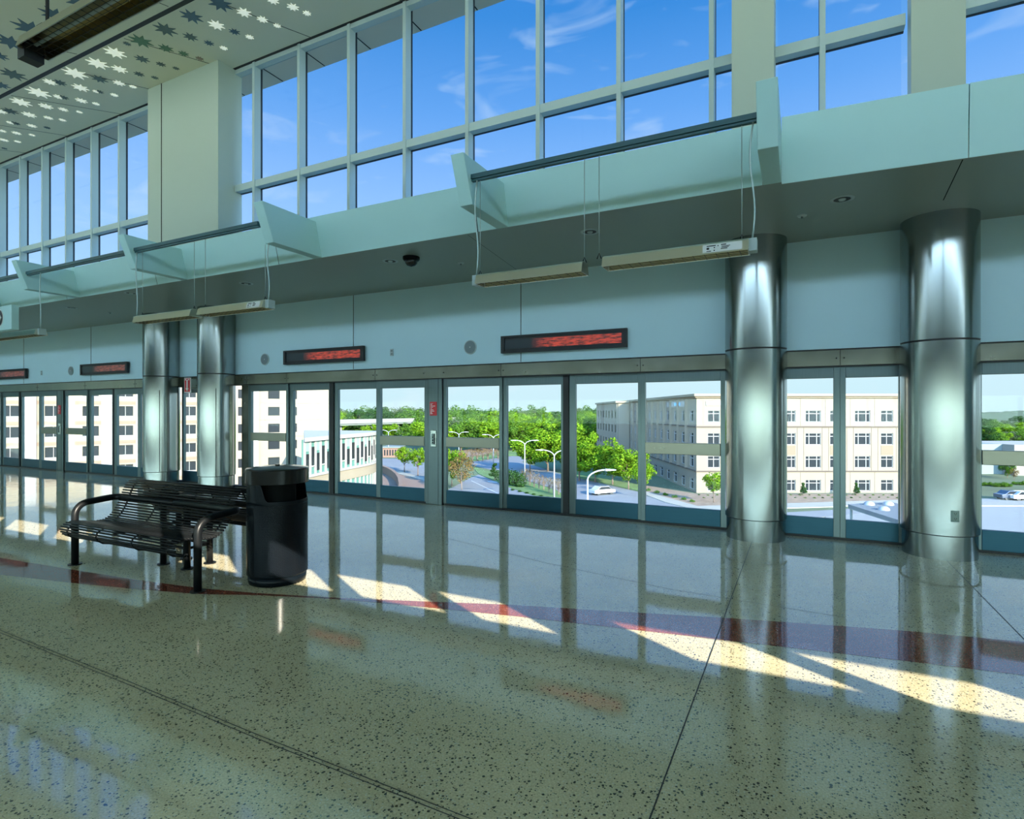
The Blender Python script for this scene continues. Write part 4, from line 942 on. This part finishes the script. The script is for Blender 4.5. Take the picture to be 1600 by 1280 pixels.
while s_ < L[-1]-1:
    for j in range(len(L)-1):
        if L[j] <= s_ < L[j+1]: break
    a, b = seg[j], seg[j+1]; t_ = (b-a).normalized(); n_ = Vector((t_.y, -t_.x)); p = a+t_*(s_-L[j])
    def slab(m, w0, w1, z0, z1, o0, o1):
        q = [p+t_*w0+n_*o0, p+t_*w1+n_*o0, p+t_*w1+n_*o1, p+t_*w0+n_*o1]; m.prism([(v.x, v.y) for v in q], (z0, z1), 'z')
    slab(mw, 0, .34, -6, -1.75, -.14, .0); slab(mw, 0, .3, -10.9, -7.6, -.14, .0)
    if k % 2: slab(mp_, .5, 1.15, -4.9, -2.7, -.14, -.06); slab(mw, .42, 1.2, -5.1, -4.95, -.14, .0)
    else: slab(mp_, .5, 1.15, -5.6, -3.5, -.14, -.06); slab(ml_, .45, 1.2, -3.2, -1.8, -.14, -.08)
    s_ += 1.25; k += 1
mw.build('mullion', 'hotel_white', e); mp_.build('dark_pane', 'office_glass', e); ml_.build('pale_pane', 'teal_light', e)
# round terrace wall by the road
line = [Vector(gp(*p)) for p in ((560,733),(580,735),(596,738.5),(606,742.5),(614,747.5),(620,753),(624,760),(626,770),(625,785),(620,805))]
m = MB()
for i, (p, q) in enumerate(zip(line, line[1:])):
    t_ = (q-p).normalized(); n_ = Vector((t_.y, -t_.x))*.25; p2, q2 = p-t_*.1, q+t_*.1
    m.prism([(v.x, v.y) for v in (p2+n_, q2+n_, q2-n_, p2-n_)], (GZ, GZ+1.5), 'z')
    m.prism([(v.x, v.y) for v in (p2+n_*1.3, q2+n_*1.3, q2-n_*1.3, p2-n_*1.3)], (GZ+1.5, GZ+1.65), 'z')
tag(m.build('terrace_wall', 'brick'), 'low curved brick wall round the terrace by the road', 'wall')
# brown building behind the trees, left of the centre post
e = local_empty('low_building', (598-800)/F*170, 170, YAW, 'low brown building behind the young trees left of the centre post', 'building')
MB().box(0, 5, 0, 8, 0, 2.9).build('wall', 'brick', e); MB().box(-.3, 5.3, -.3, 8.3, 2.9, 3.2).build('roof', 'concrete_dark', e)
m = MB(); [m.box(.4+i*.8, .8+i*.8, -.05, .0, .6, 2.3) for i in range(6)]; m.build('window', 'office_glass', e)
# canopy roof in front of the office block
e = empty('bus_shelter', (*gp(1380, 800), GZ)); tag(e, 'flat grey shelter roof with white domes in front of the office block', 'shelter')
zt = -8.6
pp = [Wc(px, py, zt) for px, py in ((1324,790),(1392,785),(1470,800),(1500,830),(1405,814))]
pp = [Wc(px, py, zt) for px, py in ((1325,788),(1390,784),(1520,812),(1405,813))]
MB().prism(pp, (zt-.35, zt), 'z').build('roof', 'roof_grey', e)
MB().prism([((x-pp[0][0])*1.02+pp[0][0], (y-pp[0][1])*1.02+pp[0][1]) for x, y in pp], (zt-.45, zt-.35), 'z').build('fascia_edge', 'concrete_dark', e)
for px, py in ((1358,789),(1381,797),(1388,789)): x, y = Wc(px, py, zt); MB().lathe([(.55,0),(.5,.2),(.3,.35),(0,.4)], (x,y,zt), 20).build('roof_dome', 'lamp_white', e)
for x, y in pp: MB().tube([(x*.97+pp[2][0]*.03,y*.97+pp[2][1]*.03,GZ),(x*.97+pp[2][0]*.03,y*.97+pp[2][1]*.03,zt-.4)], .12, 8).build('post', 'concrete_dark', e)
# grey building and flat white roof at the right edge
e = local_empty('grey_building', (1585-800)/F*122, 122, YAW, 'plain grey walled building at the lower right edge', 'building')
MB().box(0, 22, 0, 14, 0, 6.6).build('wall', 'pavement', e); MB().box(-7, 0, 3, 14, 0, 6.6).build('side_wing', 'concrete_dark', e)
m = MB(); m.box(0, 22, -.03, 0, 3.2, 3.3); [m.box(2.2*i, 2.2*i+.06, -.03, 0, 0, 6.6) for i in range(1, 9)]; m.build('wall_joint', 'stucco_joint', e)
e = local_empty('flat_roofed_building', (1566-800)/F*190, 190, YAW, 'long low building with a flat white roof at the right edge', 'building')
MB().box(0, 40, 0, 18, 0, 2.2).build('wall', 'concrete_dark', e); MB().box(-.6, 40.6, -.6, 18.6, 2.2, 3.0).build('roof', 'concrete_light', e)
e = local_empty('dark_building', (1530-800)/F*150, 150, YAW, 'dark sloping roofed car park behind the small green tree', 'building')
MB().prism([(0,0),(8,0),(8,3.2),(0,4.6)], (0,12), 'y').build('wall', 'asphalt', e)
def car(px, py, mt, lb, rot=0):
    x, y = gp(px, py); e = empty('car', (x, y, GZ+.05), YAW+rot, False); tag(e, lb, 'car', 'cars on the streets')
    MB().prism([(-2.1,.3),(2.1,.3),(2.15,.75),(1.3,.9),(.75,1.4),(-.95,1.42),(-1.6,.95),(-2.15,.85)], (-.85,.85), 'y').build('body', mt, e, bevel=.06)
    MB().prism([(1.2,.93),(.72,1.33),(-.9,1.35),(-1.45,.95)], (-.87,.87), 'y').build('side_window', 'office_glass', e)
    for s in (-1.3, 1.3):
        for q in (-.8, .62): MB().disc((s,0,.33), .33, 18, q, q+.2).build('wheel', 'dark', e)
car(941, 773, 'car_white', 'white car on the street below the single armed lamp', .5)
car(1580, 781, 'car_dark', 'dark car parked at the right edge', 0); car(1598, 782, 'car_white', 'white car parked beside the dark car at the right edge', 0)
car(548, 676, 'car_dark', 'dark car on the road below the bridge', .3)
